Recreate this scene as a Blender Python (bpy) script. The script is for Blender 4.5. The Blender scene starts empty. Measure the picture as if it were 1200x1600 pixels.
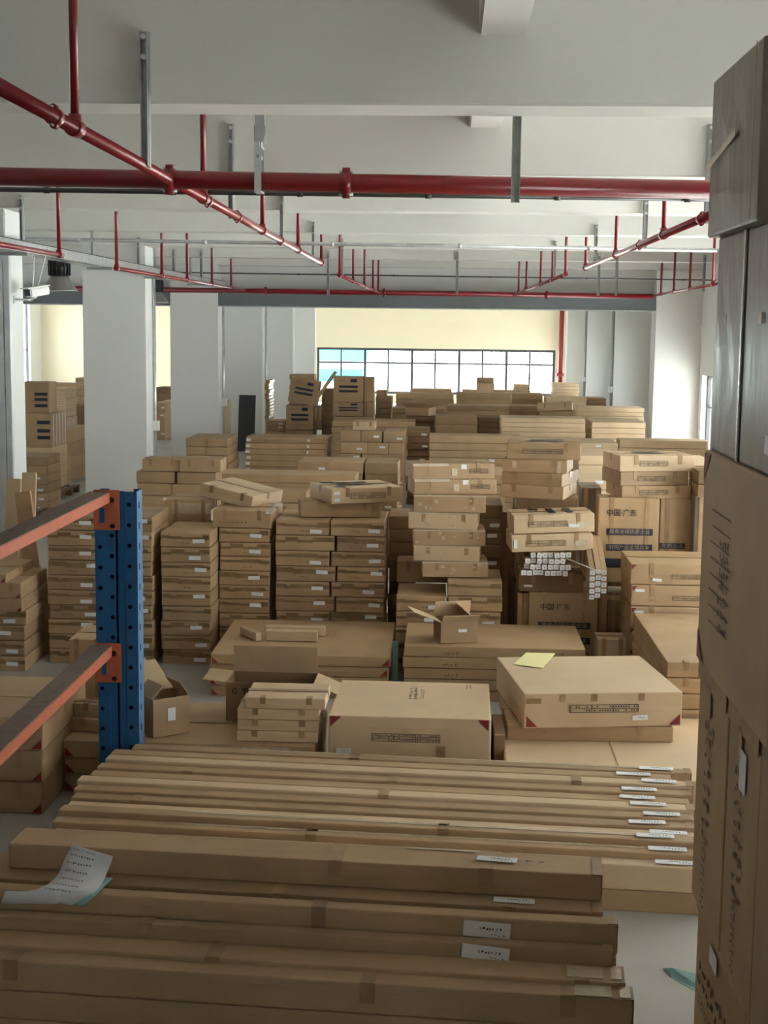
import bpy, bmesh, math, random
from mathutils import Vector, Matrix

# ------------------------------------------------------------------ camera
F, EYE = 2230.0, 3.0
TH = math.atan(291.2 / 2230); PS = math.atan(.0433 * math.cos(TH)); RO = .012
fwd = Vector((-math.sin(PS) * math.cos(TH), math.cos(PS) * math.cos(TH), -math.sin(TH)))
rgt = Vector((math.cos(PS), math.sin(PS), 0)); upv = rgt.cross(fwd)
RR = rgt * math.cos(RO) + upv * math.sin(RO); UU = upv * math.cos(RO) - rgt * math.sin(RO)
S = bpy.context.scene
cam = bpy.data.cameras.new('camera'); camo = bpy.data.objects.new('camera', cam)
S.collection.objects.link(camo); S.camera = camo
cam.sensor_fit = 'VERTICAL'; cam.sensor_height = 36; cam.lens = F / 1600 * 36
cam.clip_end = 500; cam.clip_start = .05
camo.matrix_world = Matrix(((RR.x, UU.x, -fwd.x, 0), (RR.y, UU.y, -fwd.y, 0), (RR.z, UU.z, -fwd.z, EYE), (0, 0, 0, 1)))

# ------------------------------------------------------------------ world, light, exposure
SKY = 5.0
w = bpy.data.worlds.new('world'); S.world = w; w.use_nodes = True
w.node_tree.nodes['Background'].inputs[0].default_value = (.95, .985, 1, 1)
w.node_tree.nodes['Background'].inputs[1].default_value = SKY
sun = bpy.data.lights.new('sun', 'SUN'); sun.energy = 22; sun.angle = .03; sun.color = (1, .98, .93)
suno = bpy.data.objects.new('sun', sun); S.collection.objects.link(suno); suno.rotation_euler = (math.radians(-30), math.radians(6), 0)
S.view_settings.view_transform = 'Standard'; S.view_settings.look = 'None'
S.view_settings.gamma = 1; S.view_settings.use_curve_mapping = False
S.view_settings.exposure = 0.78
S.cycles.max_bounces = 10; S.cycles.diffuse_bounces = 7; S.cycles.transparent_max_bounces = 12
S.cycles.sample_clamp_indirect = 6
S.cycles.use_denoising = True

WALL_R, WALL_L, WALL_END, WALL_BACK = 4.92, -16.0, 56.0, -5.0
BEAM_Z, SLAB_Z = 4.135, 4.95
BAY = 3.44; BEAM0 = 7.6
COLY = [7.75, 14.6, 21.4, 28.2, 35.0, 41.9, 48.8]     # fronts of the columns

# windows as (plane, a0, a1, z0, z1)
WIN_END = [(-5.11, 4.19, .35, 2.13), (-10.7, -6.2, .35, 2.13)]
WIN_R = [(8.7, 14.35, .35, 3.35), (15.5, 21.1, .35, 3.1), (23.6, 27.9, .35, 2.13), (30.2, 33.9, .6, 2.13), (37.0, 40.8, .6, 2.13), (43.8, 47.4, .6, 2.13), (50.5, 54.5, .5, 2.13), (3.2, 6.4, .6, 2.6), (-4.2, -1.2, .9, 2.13)]  # unseen near windows are added, and made tall, to light the cartons
WIN_L_ADDED = [(15.5, 21, .8, 2.6), (22.4, 27.9, .8, 2.6), (29.2, 34.7, .8, 2.6), (36.0, 41.5, .8, 2.9), (43, 54.5, .5, 3.9)]  # none of these is in view; added to brighten the left bay

def portal(loc, rot, sx, sy):
    l = bpy.data.lights.new('window_portal', 'AREA'); l.shape = 'RECTANGLE'; l.size = sx; l.size_y = sy
    l.cycles.is_portal = True
    o = bpy.data.objects.new('window_portal', l); S.collection.objects.link(o)
    o.location = loc; o.rotation_euler = rot
for a0, a1, z0, z1 in WIN_END:
    portal(((a0 + a1) / 2, WALL_END + .3, (z0 + z1) / 2), (-math.pi / 2, 0, 0), a1 - a0, z1 - z0)
for a0, a1, z0, z1 in WIN_R:
    portal((WALL_R + .3, (a0 + a1) / 2, (z0 + z1) / 2), (math.pi / 2, 0, math.pi / 2), a1 - a0, z1 - z0)
for a0, a1, z0, z1 in WIN_L_ADDED:
    portal((WALL_L - .3, (a0 + a1) / 2, (z0 + z1) / 2), (math.pi / 2, 0, -math.pi / 2), a1 - a0, z1 - z0)

# ------------------------------------------------------------------ helpers
def ray(x, y): return fwd * F + RR * (x - 600) - UU * (y - 800)
def at(x, y, Y):
    d = ray(x, y); return Vector((0, 0, EYE)) + d * (Y / d.y)
def atz(x, y, z):
    d = ray(x, y); return Vector((0, 0, EYE)) + d * ((z - EYE) / d.z)
def X_(x, Y, y=800): return at(x, y, Y).x
def Z_(x, y, Y): return at(x, y, Y).z
rnd = random.Random(7)
COL = S.collection

def mat(name, col, rough=.7, metal=0, noise=0, nscale=8, spec=.4, vary=0, bump=0, bscale=60, stretch=None):
    m = bpy.data.materials.new(name); m.use_nodes = True
    nt = m.node_tree; b = nt.nodes['Principled BSDF']
    b.inputs['Roughness'].default_value = rough; b.inputs['Metallic'].default_value = metal
    b.inputs['Specular IOR Level'].default_value = spec
    b.inputs['Base Color'].default_value = (*col, 1)
    L = nt.links
    tc = nt.nodes.new('ShaderNodeTexCoord')
    src = tc.outputs['Object']
    if stretch:
        mp = nt.nodes.new('ShaderNodeMapping'); mp.inputs['Scale'].default_value = stretch
        L.new(src, mp.inputs[0]); src = mp.outputs[0]
    if noise or vary:
        hsv = nt.nodes.new('ShaderNodeHueSaturation'); hsv.inputs['Color'].default_value = (*col, 1)
        add = nt.nodes.new('ShaderNodeMath'); add.operation = 'ADD'; add.inputs[0].default_value = 1; add.inputs[1].default_value = 0
        if noise:
            n = nt.nodes.new('ShaderNodeTexNoise'); n.inputs['Scale'].default_value = nscale; n.inputs['Detail'].default_value = 6
            L.new(src, n.inputs['Vector'])
            r = nt.nodes.new('ShaderNodeMapRange'); r.inputs[1].default_value = .3; r.inputs[2].default_value = .7
            r.inputs[3].default_value = 1 - noise; r.inputs[4].default_value = 1 + noise
            L.new(n.outputs[0], r.inputs[0]); L.new(r.outputs[0], add.inputs[0])
        if vary:
            oi = nt.nodes.new('ShaderNodeObjectInfo'); r2 = nt.nodes.new('ShaderNodeMapRange')
            r2.inputs[3].default_value = -vary; r2.inputs[4].default_value = vary
            L.new(oi.outputs['Random'], r2.inputs[0]); L.new(r2.outputs[0], add.inputs[1])
        L.new(add.outputs[0], hsv.inputs['Value']); L.new(hsv.outputs[0], b.inputs['Base Color'])
    if bump:
        n2 = nt.nodes.new('ShaderNodeTexNoise'); n2.inputs['Scale'].default_value = bscale; n2.inputs['Detail'].default_value = 4
        L.new(src, n2.inputs['Vector'])
        bp = nt.nodes.new('ShaderNodeBump'); bp.inputs['Strength'].default_value = bump; bp.inputs['Distance'].default_value = .01
        L.new(n2.outputs[0], bp.inputs['Height']); L.new(bp.outputs[0], b.inputs['Normal'])
    return m

M = {}
M['card'] = mat('cardboard', (.425, .282, .155), .62, noise=.10, nscale=3, vary=.13, spec=.5, bump=.12, bscale=14)
M['card_pale'] = mat('pale_cardboard', (.63, .46, .29), .62, noise=.06, nscale=3, vary=.06, spec=.5, bump=.1, bscale=10)
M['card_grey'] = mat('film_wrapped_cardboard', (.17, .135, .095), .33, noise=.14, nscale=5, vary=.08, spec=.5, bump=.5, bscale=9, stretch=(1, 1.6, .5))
M['card_dark'] = mat('dark_cardboard', (.27, .175, .10), .8, noise=.1, nscale=4, vary=.1, spec=.2)  # also used as painted shade on the fillers in dark gaps
M['inside'] = mat('raw_cardboard', (.5, .36, .22), .85, noise=.05, spec=.2)
M['tape'] = mat('packing_tape', (.37, .235, .12), .4, noise=.15, nscale=14, vary=.15, spec=.4)
M['tape_dull'] = mat('soiled_tape', (.235, .15, .072), .55, noise=.2, nscale=9, vary=.12, spec=.3)
M['tape_clear'] = mat('clear_tape', (.62, .50, .36), .14, noise=.1, nscale=20, spec=.8, bump=.5, bscale=40)
M['film'] = mat('plastic_film', (.85, .85, .84), .1, noise=.1, nscale=30, spec=1, bump=.8, bscale=50)
M['label'] = mat('label_paper', (.82, .82, .83), .5)
M['ink'] = mat('black_ink', (.02, .02, .025), .6)
M['ink_soft'] = mat('faded_ink', (.16, .115, .075), .7)
M['ink_blue'] = mat('blue_ink', (.03, .032, .05), .6)
M['ink_pale'] = mat('reversed_lettering', (.33, .26, .2), .6)
M['red'] = mat('red_print', (.24, .03, .03), .6)
M['yellow'] = mat('yellow_paper', (.9, .82, .42), .7)
M['cyan_paper'] = mat('pale_blue_backing', (.36, .66, .7), .35)
M['teal'] = mat('teal_film', (.12, .25, .25), .25, noise=.15, nscale=10)
M['wall'] = mat('white_wall_paint', (.76, .76, .74), .85, noise=.015, nscale=2, spec=.2)
M['cream'] = mat('cream_wall_paint', (.84, .77, .59), .85, noise=.015, nscale=1, spec=.2)
M['ceil'] = mat('white_ceiling_paint', (.74, .73, .70), .9, noise=.02, nscale=1.5, spec=.15, bump=.06, bscale=3)
M['floor'] = mat('concrete_floor', (.38, .355, .315), .55, noise=.10, nscale=1.3, spec=.4, bump=.05, bscale=20)
M['pipe'] = mat('red_pipe_paint', (.22, .008, .014), .28, noise=.08, nscale=9, spec=.6)
M['galv'] = mat('galvanised_steel', (.66, .68, .69), .3, metal=.6, noise=.12, nscale=12)
M['trunk'] = mat('bright_trunking', (.72, .75, .77), .3, metal=.25, noise=.08, nscale=6)
M['strut'] = mat('grey_strut_steel', (.40, .41, .41), .5, metal=.4, noise=.1, nscale=15)
M['dark_metal'] = mat('dark_conduit', (.10, .10, .10), .3, metal=.6)
M['girder'] = mat('grey_painted_steel', (.17, .19, .205), .45, noise=.03, nscale=2)
M['blue'] = mat('blue_rack_paint', (.014, .10, .26), .38, noise=.12, nscale=12, spec=.5)
M['blue_lit'] = mat('blue_rack_lit_side', (.10, .21, .38), .35, noise=.1, nscale=12, spec=.5)  # lighter copy of the rack blue, light painted on the right flank
M['hole'] = mat('rack_hole_shadow', (.004, .008, .02), .9, spec=.05)
M['orange'] = mat('orange_beam_paint', (.48, .125, .06), .45, noise=.1, nscale=12, spec=.4)
M['dust'] = mat('dusty_beam_top', (.2, .15, .12), .9, noise=.15, nscale=20)
M['black'] = mat('black_housing', (.015, .015, .015), .4)
M['lampgrey'] = mat('lamp_reflector', (.30, .29, .27), .35, metal=.5)
M['white_plastic'] = mat('white_plastic', (.8, .8, .78), .4)
M['slate'] = mat('charcoal_board', (.045, .045, .05), .7)
M['wood'] = mat('pallet_wood', (.20, .13, .07), .8, noise=.2, nscale=10)
M['frame'] = mat('window_frame', (.09, .09, .10), .4)
M['outside'] = mat('pale_yard_concrete', (.8, .8, .78), .8)
M['sheet_cyan'] = mat('cyan_site_sheet', (.05, .50, .58), .6, noise=.1, nscale=1)
M['scaffold'] = mat('scaffold_steel', (.5, .6, .62), .5)
M['tube'] = mat('white_tube', (.7, .69, .66), .5)
g = bpy.data.materials.new('window_glass'); g.use_nodes = True; nt = g.node_tree; nt.nodes.clear()
go = nt.nodes.new('ShaderNodeOutputMaterial'); mx = nt.nodes.new('ShaderNodeMixShader'); tr = nt.nodes.new('ShaderNodeBsdfTransparent')
gl = nt.nodes.new('ShaderNodeBsdfGlossy'); gl.inputs['Roughness'].default_value = .02; tr.inputs[0].default_value = (.95, .98, .98, 1)
mx.inputs[0].default_value = .05; nt.links.new(tr.outputs[0], mx.inputs[1]); nt.links.new(gl.outputs[0], mx.inputs[2]); nt.links.new(mx.outputs[0], go.inputs[0])
M['glass'] = g

def link(name, me, parent=None, loc=(0, 0, 0), rot=(0, 0, 0)):
    o = bpy.data.objects.new(name, me); COL.objects.link(o)
    o.location = loc; o.rotation_euler = rot
    if parent: o.parent = parent
    return o
def tag(o, label=None, cat=None, group=None, kind=None):
    if label: o['label'] = label
    if cat: o['category'] = cat
    if group: o['group'] = group
    if kind: o['kind'] = kind
    return o

class MB:
    def __init__(s): s.bm = bmesh.new(); s.mats = []
    def mi(s, m):
        if m is None: return 0
        if m not in s.mats: s.mats.append(m)
        return s.mats.index(m)
    def box(s, x0, x1, y0, y1, z0, z1, m=None, mtx=None, bevel=0):
        r = bmesh.ops.create_cube(s.bm, size=1)
        for v in r['verts']:
            v.co = Vector((x0 + (v.co.x + .5) * (x1 - x0), y0 + (v.co.y + .5) * (y1 - y0), z0 + (v.co.z + .5) * (z1 - z0)))
            if mtx: v.co = mtx @ v.co
        fs = {f for v in r['verts'] for f in v.link_faces}
        for f in fs: f.material_index = s.mi(m)
        if bevel:
            es = {e for f in fs for e in f.edges}
            bmesh.ops.bevel(s.bm, geom=list(es), offset=bevel, segments=2, affect='EDGES')
        return s
    def tube(s, p0, p1, r, m=None, seg=16, r2=None, caps=True):
        p0 = Vector(p0); p1 = Vector(p1); d = p1 - p0
        q = d.to_track_quat('Z', 'Y').to_matrix().to_4x4(); q.translation = (p0 + p1) / 2
        k = bmesh.ops.create_cone(s.bm, cap_ends=caps, segments=seg, radius1=r, radius2=r if r2 is None else r2, depth=d.length, matrix=q)
        for f in {f for v in k['verts'] for f in v.link_faces}:
            f.material_index = s.mi(m); f.smooth = len(f.verts) == 4
        return s
    def poly(s, pts, m=None, thick=0):
        vs = [s.bm.verts.new(p) for p in pts]; f = s.bm.faces.new(vs); f.material_index = s.mi(m)
        if thick:
            r = bmesh.ops.extrude_face_region(s.bm, geom=[f]); n = f.normal if f.normal.length else Vector((0, 0, 1))
            f.normal_update(); n = f.normal
            for v in [e for e in r['geom'] if isinstance(e, bmesh.types.BMVert)]: v.co -= n * thick
            bmesh.ops.recalc_face_normals(s.bm, faces=s.bm.faces)
        return s
    def mesh(s, name, m=None):
        me = bpy.data.meshes.new(name); s.bm.to_mesh(me); s.bm.free()
        for k in (s.mats if s.mats and s.mats != [None] else [m]): me.materials.append(M[k] if isinstance(k, str) else k)
        return me
    def build(s, name, m=None, parent=None, loc=(0, 0, 0), rot=(0, 0, 0)):
        return link(name, s.mesh(name, m), parent, loc, rot)
def struct(o): o['kind'] = 'structure'; return o

# ------------------------------------------------------------------ the hall
struct(MB().box(WALL_L - .3, WALL_R + .3, WALL_BACK - .3, WALL_END + .3, -.2, 0).build('floor', 'floor'))
struct(MB().box(WALL_L - .3, WALL_R + .3, WALL_BACK - .3, WALL_END + .3, SLAB_Z, SLAB_Z + .15).build('ceiling', 'ceil'))
def wall(name, axis, plane, thick, a0, a1, wins, m):
    b = MB()
    def bx(u0, u1, z0, z1):
        if u1 - u0 < 1e-4: return
        if axis == 'x': b.box(plane, plane + thick, u0, u1, z0, z1)
        else: b.box(u0, u1, plane, plane + thick, z0, z1)
    ws = sorted(wins); u = a0
    for (p, q, z0, z1) in ws:
        bx(u, p, 0, SLAB_Z); bx(p, q, 0, z0); bx(p, q, z1, SLAB_Z); u = q
    bx(u, a1, 0, SLAB_Z)
    return struct(b.build(name, m))
wall('wall_right', 'x', WALL_R, .25, WALL_BACK, WALL_END, WIN_R, 'wall')
wall('wall_left', 'x', WALL_L, -.25, WALL_BACK, WALL_END, WIN_L_ADDED, 'wall')
wall('wall_back', 'y', WALL_BACK, -.25, WALL_L, WALL_R, [], 'wall')
wall('wall_end', 'y', WALL_END, .25, WALL_L, WALL_R, WIN_END, 'cream')
nwin = 0
def window(axis, plane, a0, a1, z0, z1, nv, ztr):
    global nwin; nwin += 1
    o = bpy.data.objects.new('window_%d' % nwin, None); COL.objects.link(o); struct(o)
    o.location = (plane, a0, z0) if axis == 'x' else (a0, plane, z0)
    W = a1 - a0; Hh = z1 - z0
    fr = MB(); t = .10 if axis == 'y' else .05
    def bx(b, u0, u1, w0, w1, dep, c=0):
        if axis == 'x': b.box(c - dep / 2, c + dep / 2, u0, u1, w0, w1)
        else: b.box(u0, u1, c - dep / 2, c + dep / 2, w0, w1)
    bx(fr, 0, W, 0, t, .08); bx(fr, 0, W, Hh - t, Hh, .08)
    for k in range(nv + 1):
        u = k * (W - t) / nv; tt = t * (1.0 if k % 2 == 0 else .7)
        bx(fr, u, u + tt, 0, Hh, .07)
    bx(fr, 0, W, ztr - z0, ztr - z0 + t * .7, .065)
    fr.build('window_frame', 'frame', o)
    gp = MB(); bx(gp, 0.01, W - .01, .01, Hh - .01, .008); gp.build('window_pane', 'glass', o)
for a0, a1, z0, z1 in WIN_END: window('y', WALL_END + .12, a0, a1, z0, z1, 10 if a0 > -6 else 8, 1.52)
for a0, a1, z0, z1 in WIN_R: window('x', WALL_R + .14, a0, a1, z0, z1, 6, 1.5)
for a0, a1, z0, z1 in WIN_L_ADDED: window('x', WALL_L - .14, a0, a1, z0, z1, 6, 1.9)
# ledges / joints in the walls
struct(MB().box(WALL_L, WALL_R, WALL_END - .03, WALL_END, 2.93, 2.97).build('trim_1', 'cream'))
struct(MB().box(WALL_R - .04, WALL_R, 8, 28.2, 3.02, 3.06).build('trim_2', 'wall'))
for i, Y in enumerate(COLY[4:]):
    struct(MB().box(WALL_R - .04, WALL_R, Y - 6, Y, 2.9, 2.94).build('trim_%d' % (3 + i), 'wall'))

# beams across, one secondary beam along
for k in range(-3, 7):
    Y = BEAM0 + BAY * k
    struct(MB().box(WALL_L, WALL_R, Y, Y + .39, BEAM_Z, SLAB_Z, bevel=.012).build('ceiling_beam', 'ceil'))
for k in range(7, 14):
    Y = BEAM0 + BAY * k
    struct(MB().box(WALL_L, WALL_R, Y, Y + .39, BEAM_Z, SLAB_Z).build('ceiling_beam', 'ceil'))
zs = Z_(780, 55, 7.6)
x0, x1 = X_(748, 7.6, 50), X_(822, 7.6, 50)
struct(MB().box(x0, x1, WALL_BACK, 28.5, zs, SLAB_Z, bevel=.012).build('ceiling_beam', 'ceil'))
struct(MB().box(x0 - 6.3, x1 - 6.3, WALL_BACK, 28.5, zs, SLAB_Z, bevel=.012).build('ceiling_beam', 'ceil'))
# columns
for i, Y in enumerate(COLY):
    if Y > 10: struct(MB().box(-5.48, -4.53, Y, Y + .6, 0, BEAM_Z, bevel=.01).build('column', 'wall'))
    struct(MB().box(4.03, WALL_R, Y, Y + .6, 0, BEAM_Z, bevel=.01).build('column', 'wall'))
# wall over the shutter openings and the grey shutter housings
for a, b in ((WALL_L, -5.48), (-4.53, 4.03)):
    struct(MB().box(a, b, 28.62, 28.8, 3.5, BEAM_Z).build('wall_above_shutter', 'wall'))
zt, zb = Z_(700, 457, 28.2), Z_(700, 483, 28.2)
for a, b, lab in ((WALL_L, -5.48, 'grey steel shutter housing seen between the left columns'), (-4.53, 4.03, 'long grey steel shutter housing spanning above the hall')):
    h = MB().box(a + .002, b - .002, 28.22, 28.618, zb, zt, bevel=.01).build('shutter_housing', 'girder')
    MB().box(a, b, 28.205, 28.222, zb + .0, zb + .018, bevel=0).build('bottom_lip', 'galv', h)
    tag(h, lab, 'shutter housing', 'shutter housings')

# ------------------------------------------------------------------ outside
struct(MB().box(-60, 60, WALL_END + .3, 140, -.25, -.05).build('yard_ground', 'outside'))
struct(MB().box(WALL_R + .3, 60, -30, WALL_END + .3, -.25, -.05).build('yard_ground', 'outside'))
def pxX(x, Y): return X_(x, Y, 560)
shed = MB().box(pxX(480, 78), pxX(566, 78), 78, 82, -.05, Z_(530, 578, 78)).build('site_shed', 'sheet_cyan')
MB().box(pxX(478, 78), pxX(575, 78), 77.8, 82.3, Z_(530, 564, 78), Z_(530, 543, 78)).build('shed_roof', 'sheet_cyan', shed)
MB().box(pxX(482, 78), pxX(564, 78), 79, 80, Z_(530, 579, 78), Z_(530, 563, 78)).build('upper_wall', 'white_plastic', shed)
tag(shed, 'cyan site shed seen through the left panes of the end window', 'shed')
sc = MB()
for k, x in enumerate((765, 790, 812, 840)):
    sc.tube((pxX(x, 74), 74, -.05), (pxX(x + 4, 74), 74, 2.6), .05)
sc.tube((pxX(760, 74), 74, 1.2), (pxX(845, 74), 74, 1.25), .05).tube((pxX(765, 74), 74, .1), (pxX(790, 74), 74, 2.3), .04).tube((pxX(812, 74), 74, .1), (pxX(840, 74), 74, 2.3), .04)
tag(sc.build('scaffold', 'scaffold'), 'pale scaffold poles seen through the right panes of the end window', 'scaffold')

# ------------------------------------------------------------------ pipes and ceiling services
def coupling(p, axis, r, parent):
    p = Vector(p); a = Vector(axis).normalized()
    b = MB(); b.tube(p - a * .03, p + a * .03, r * 1.22)
    b.tube(p - a * .022 + Vector((0, 0, r * 1.15)), p + a * .022 + Vector((0, 0, r * 1.15)), r * .5, seg=12)
    b.tube(p - a * .022 - Vector((0, 0, r * 1.15)), p + a * .022 - Vector((0, 0, r * 1.15)), r * .5, seg=12)
    c = b.build('pipe_coupling', 'pipe', parent)
    for s_ in (-1, 1): MB().tube(p - a * .04 + Vector((0, 0, s_ * r * 1.2)), p + a * .04 + Vector((0, 0, s_ * r * 1.2)), r * .17, seg=8).build('bolt', 'galv', c)
def pipe(p0, p1, r, label, drops=(), coup=(), ztop=SLAB_Z - .002, group=None, tees=True):
    p0 = Vector(p0); p1 = Vector(p1)
    o = MB().tube(p0, p1, r, seg=20).build('sprinkler_pipe', 'pipe')
    tag(o, label, 'pipe', group)
    for t in coup:
        coupling(p0.lerp(p1, t), p1 - p0, r, o)
    a = (p1 - p0).normalized()
    for Y in drops:
        t = (Y - p0.y) / (p1.y - p0.y); p = p0.lerp(p1, t)
        d = MB().tube(p, (p.x, p.y, ztop), .019, seg=10).build('riser_pipe', 'pipe', o)
        MB().tube(p - a * .045, p + a * .045, r * 1.3, seg=14).tube(p, p + Vector((0, 0, r * 1.9)), .028, seg=10).build('pipe_tee', 'pipe', o)
    return o
def hanger(x, ytop, ybot, Y, wpx, label, dx=0, reach=0.06):
    a = at(x, ytop, Y); a.z = max(a.z, BEAM_Z + .12); b = at(x + dx, ybot, Y); wd = wpx / F * Y
    o = MB().box(-wd / 2, wd / 2, -.02, .02, b.z, a.z).build('pipe_hanger', 'strut', loc=(a.x, Y - .021, 0))
    MB().box(-wd / 2 + .004, -wd / 2 + .008, -.05, -.02, b.z, a.z).box(wd / 2 - .008, wd / 2 - .004, -.05, -.02, b.z, a.z).build('channel_lip', 'strut', o)
    for q_ in (.03, .13): MB().tube((0, -.06, a.z - q_), (0, .0, a.z - q_), .014, seg=8).build('anchor_bolt', 'galv', o)
    tag(o, label, 'hanger', 'grey channel hangers on the beams')
    return o
# main header
P0, P1 = at(-150, 273, 8.35), at(1250, 299, 8.35)
mp = pipe(P0, P1, .053, 'thick red sprinkler main crossing the whole ceiling in front', coup=[(550 + 150) / 1400, (273 + 150) / 1400])
# branch pipes
a_, b_ = at(0, 137, 0.0 + 4.55), at(503, 411, 18.2)
pipe(at(-60, 103, 4.75), at(503, 411, 18.8), .030, 'red branch pipe running from upper left under the main', drops=(6.2, 9.5, 12.6, 15.7, 18.7), coup=[.08, .35, .45, .66])
pipe(at(530, 430, 21.0), at(594, 458, 27.4), .024, 'short red branch pipe left of centre meeting the far header', drops=(21.05, 22.8, 24.5, 26., 27))
pipe(at(885, 428, 20.5), at(803, 461, 27.4), .024, 'short red branch pipe right of centre meeting the far header', drops=(20.6, 22, 23.4, 25.4, 26.6))
pipe(at(1150, 319, 8.65), at(914, 419, 18.5), .029, 'red branch pipe ending beside the tall stack on the right', drops=(11.6, 15.0, 18.42), coup=[.12, .45])
pipe(at(1140, 440, 18.8), at(1020, 462, 27.5), .022, 'thin red branch pipe near the right wall by the far column', drops=(20.2, 22.5, 24.4, 26.2))
pipe(at(-60, 371, 11.5), at(97, 399, 14.2), .024, 'thin red branch pipe along the cable tray at far left', drops=(11.9, 14.1))
pipe(at(181, 419, 15.6), at(382, 453, 27.4), .022, 'thin red branch pipe leading to the far header from the left columns', drops=(15.65, 18.45, 20.5, 23.0, 25.4))
fh = pipe(at(50, 450, 27.5), at(1022, 463, 27.5), .048, 'red far header pipe in front of the grey shutter housing', coup=[.38, .57, .83])
# hangers on the near faces of the beams
for i, (x, yt, yb, k, wp) in enumerate([(228, 52, 262, 0, 13), (362, 195, 342, 1, 9), (441, 297, 375, 2, 6.5), (490, 363, 410, 3, 5), (1110, 195, 350, 1, 10), (1009, 315, 388, 2, 7), (931, 370, 415, 3, 5)]):
    hanger(x, yt, yb, BEAM0 + BAY * k, wp, ['grey channel hanger on the nearest beam at upper left', 'grey channel hanger just right of the left riser', 'grey channel hanger right of the roller hanger, under the main', 'short grey hanger near the end of the left branch pipe', 'grey hanger half hidden by the tall stack at right', 'grey hanger on the right branch pipe near its riser', 'short grey hanger at the end of the right branch pipe'][i])
hb = [('just left of the short left branch pipe', 535, 390, 433, 4, 4), ('over the right short branch, first of them', 867, 392, 432, 4, 4), ('over the far header, at its left', 513, 436, 460, 5, 4), ('over the far header, near the window middle', 714, 440, 461, 5, 4),
      ('on the left branch by the second column', 217, 381, 428, 4, 4), ('on the left branch above the second column', 272, 397, 436, 5, 4), ('on the left branch above the third column', 315, 409, 445, 5, 3.5), ('at far left over the cable tray', 36, 353, 396, 2, 5.5),
      ('near the right wall beside the thin branch', 1100, 422, 455, 5, 4), ('over the far header, near its right end', 935, 440, 462, 5, 4), ('far header, right of the window', 963, 442, 462, 5, 4)]
for ph, x, yt, yb, k, wp in hb:
    Y = BEAM0 + BAY * k
    o = hanger(x, yt, yb, Y, wp, 'thin grey hanger ' + ph)
# hanger on the header in front and the roller hanger
Y = 8.03
o = MB().box(-.024, .024, -.012, .012, Z_(805, 317, Y), BEAM_Z + .3).build('pipe_hanger', 'strut', loc=(X_(806, Y, 250), Y - .02, 0))
MB().box(-.024, -.019, -.035, -.012, Z_(805, 317, Y), BEAM_Z).box(.019, .024, -.035, -.012, Z_(805, 317, Y), BEAM_Z).build('channel_lip', 'strut', o)
tag(o, 'grey channel hanger holding the thick main, right of centre', 'hanger')
rx = X_(404, 8.3, 250)
rz_ = P0.lerp(P1, (404 + 150) / 1400).z
o = MB().box(-.03, .03, -.028, .028, BEAM_Z - .10, BEAM_Z, bevel=.006).build('loop_hanger', 'strut', loc=(rx, 8.0 - .1, 0))
o.location.y = 8.35
MB().box(-.024, .03, -.03, .03, Z_(404, 212, 8.35), SLAB_Z, bevel=.004).build('beam_clamp', 'strut', o)
MB().tube((-.006, 0, Z_(404, 232, 8.35)), (-.006, 0, Z_(404, 210, 8.35)), .006, seg=8).tube((.008, 0, Z_(404, 232, 8.35)), (.008, 0, Z_(404, 210, 8.35)), .006, seg=8).build('threaded_rod', 'galv', o)
MB().box(-.022, .018, -.072, -.064, rz_ - .06, Z_(404, 230, 8.35), bevel=.002).box(-.022, .018, .064, .072, rz_ - .06, Z_(404, 230, 8.35)).box(-.022, .018, -.072, .072, rz_ - .068, rz_ - .06).box(-.022, .018, -.072, .072, Z_(404, 232, 8.35), Z_(404, 229, 8.35)).build('clevis_strap', 'galv', o)
MB().tube((-.002, -.08, Z_(404, 246, 8.35)), (-.002, .08, Z_(404, 246, 8.35)), .012, seg=10).build('bolt', 'strut', o)
tag(o, 'clevis hanger with bolt gripping the thick red main, left of centre', 'hanger')
# thin conduits across
def conduit(y0, y1, Y, r, m, label, x0=-150, x1=1250, name='conduit'):
    a, b = at(x0, y0, Y), at(x1, y1, Y)
    o = MB().tube(a, b, r, seg=10).build(name, m)
    n = 7
    for k in range(1, n):
        p = a.lerp(b, k / n + .02); MB().tube(p - Vector((.02, 0, 0)), p + Vector((.02, 0, 0)), r * 1.35, seg=10).build('conduit_joint', m, o)
    tag(o, label, 'conduit', None)
conduit(294, 313, 9.6, .017, 'dark_metal', 'dark thin conduit running just below the thick red main')
conduit(371, 394, 15.9, .02, 'galv', 'bright thin conduit crossing the middle of the ceiling', -100, 1300)
conduit(424, 439, 25.5, .012, 'dark_metal', 'thin dark conduit far back above the far header', 150, 1200)
# cable tray
t0, t1 = at(-120, 372, 11.4), at(316, 441, 27.5)
cx = -4.36
ct = MB().box(-.1, .1, 11.0, 27.4, 0, .006).box(-.1, -.094, 11.0, 27.4, 0, .11).box(.094, .1, 11.0, 27.4, 0, .11).box(.09, .106, 11.0, 27.4, .1, .112)
ct = ct.build('cable_tray', 'galv', loc=(cx, 0, 3.68))
MB().box(-.09, .09, 11.0, 27.4, .05, .125).build('cables', 'black', ct)
for Y in (14.3, 17.9, 21.3, 24.8):
    MB().box(-.16, .16, Y - .02, Y + .02, -.03, 0).build('tray_bracket', 'strut', ct)
for Y in (11.2, 18.0, 24.9):
    MB().box(-.13, -.1, Y - .02, Y + .02, 0, BEAM_Z - 3.68).build('tray_drop', 'strut', ct)
tag(ct, 'galvanised cable tray running past the white columns on the left', 'cable tray')
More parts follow.
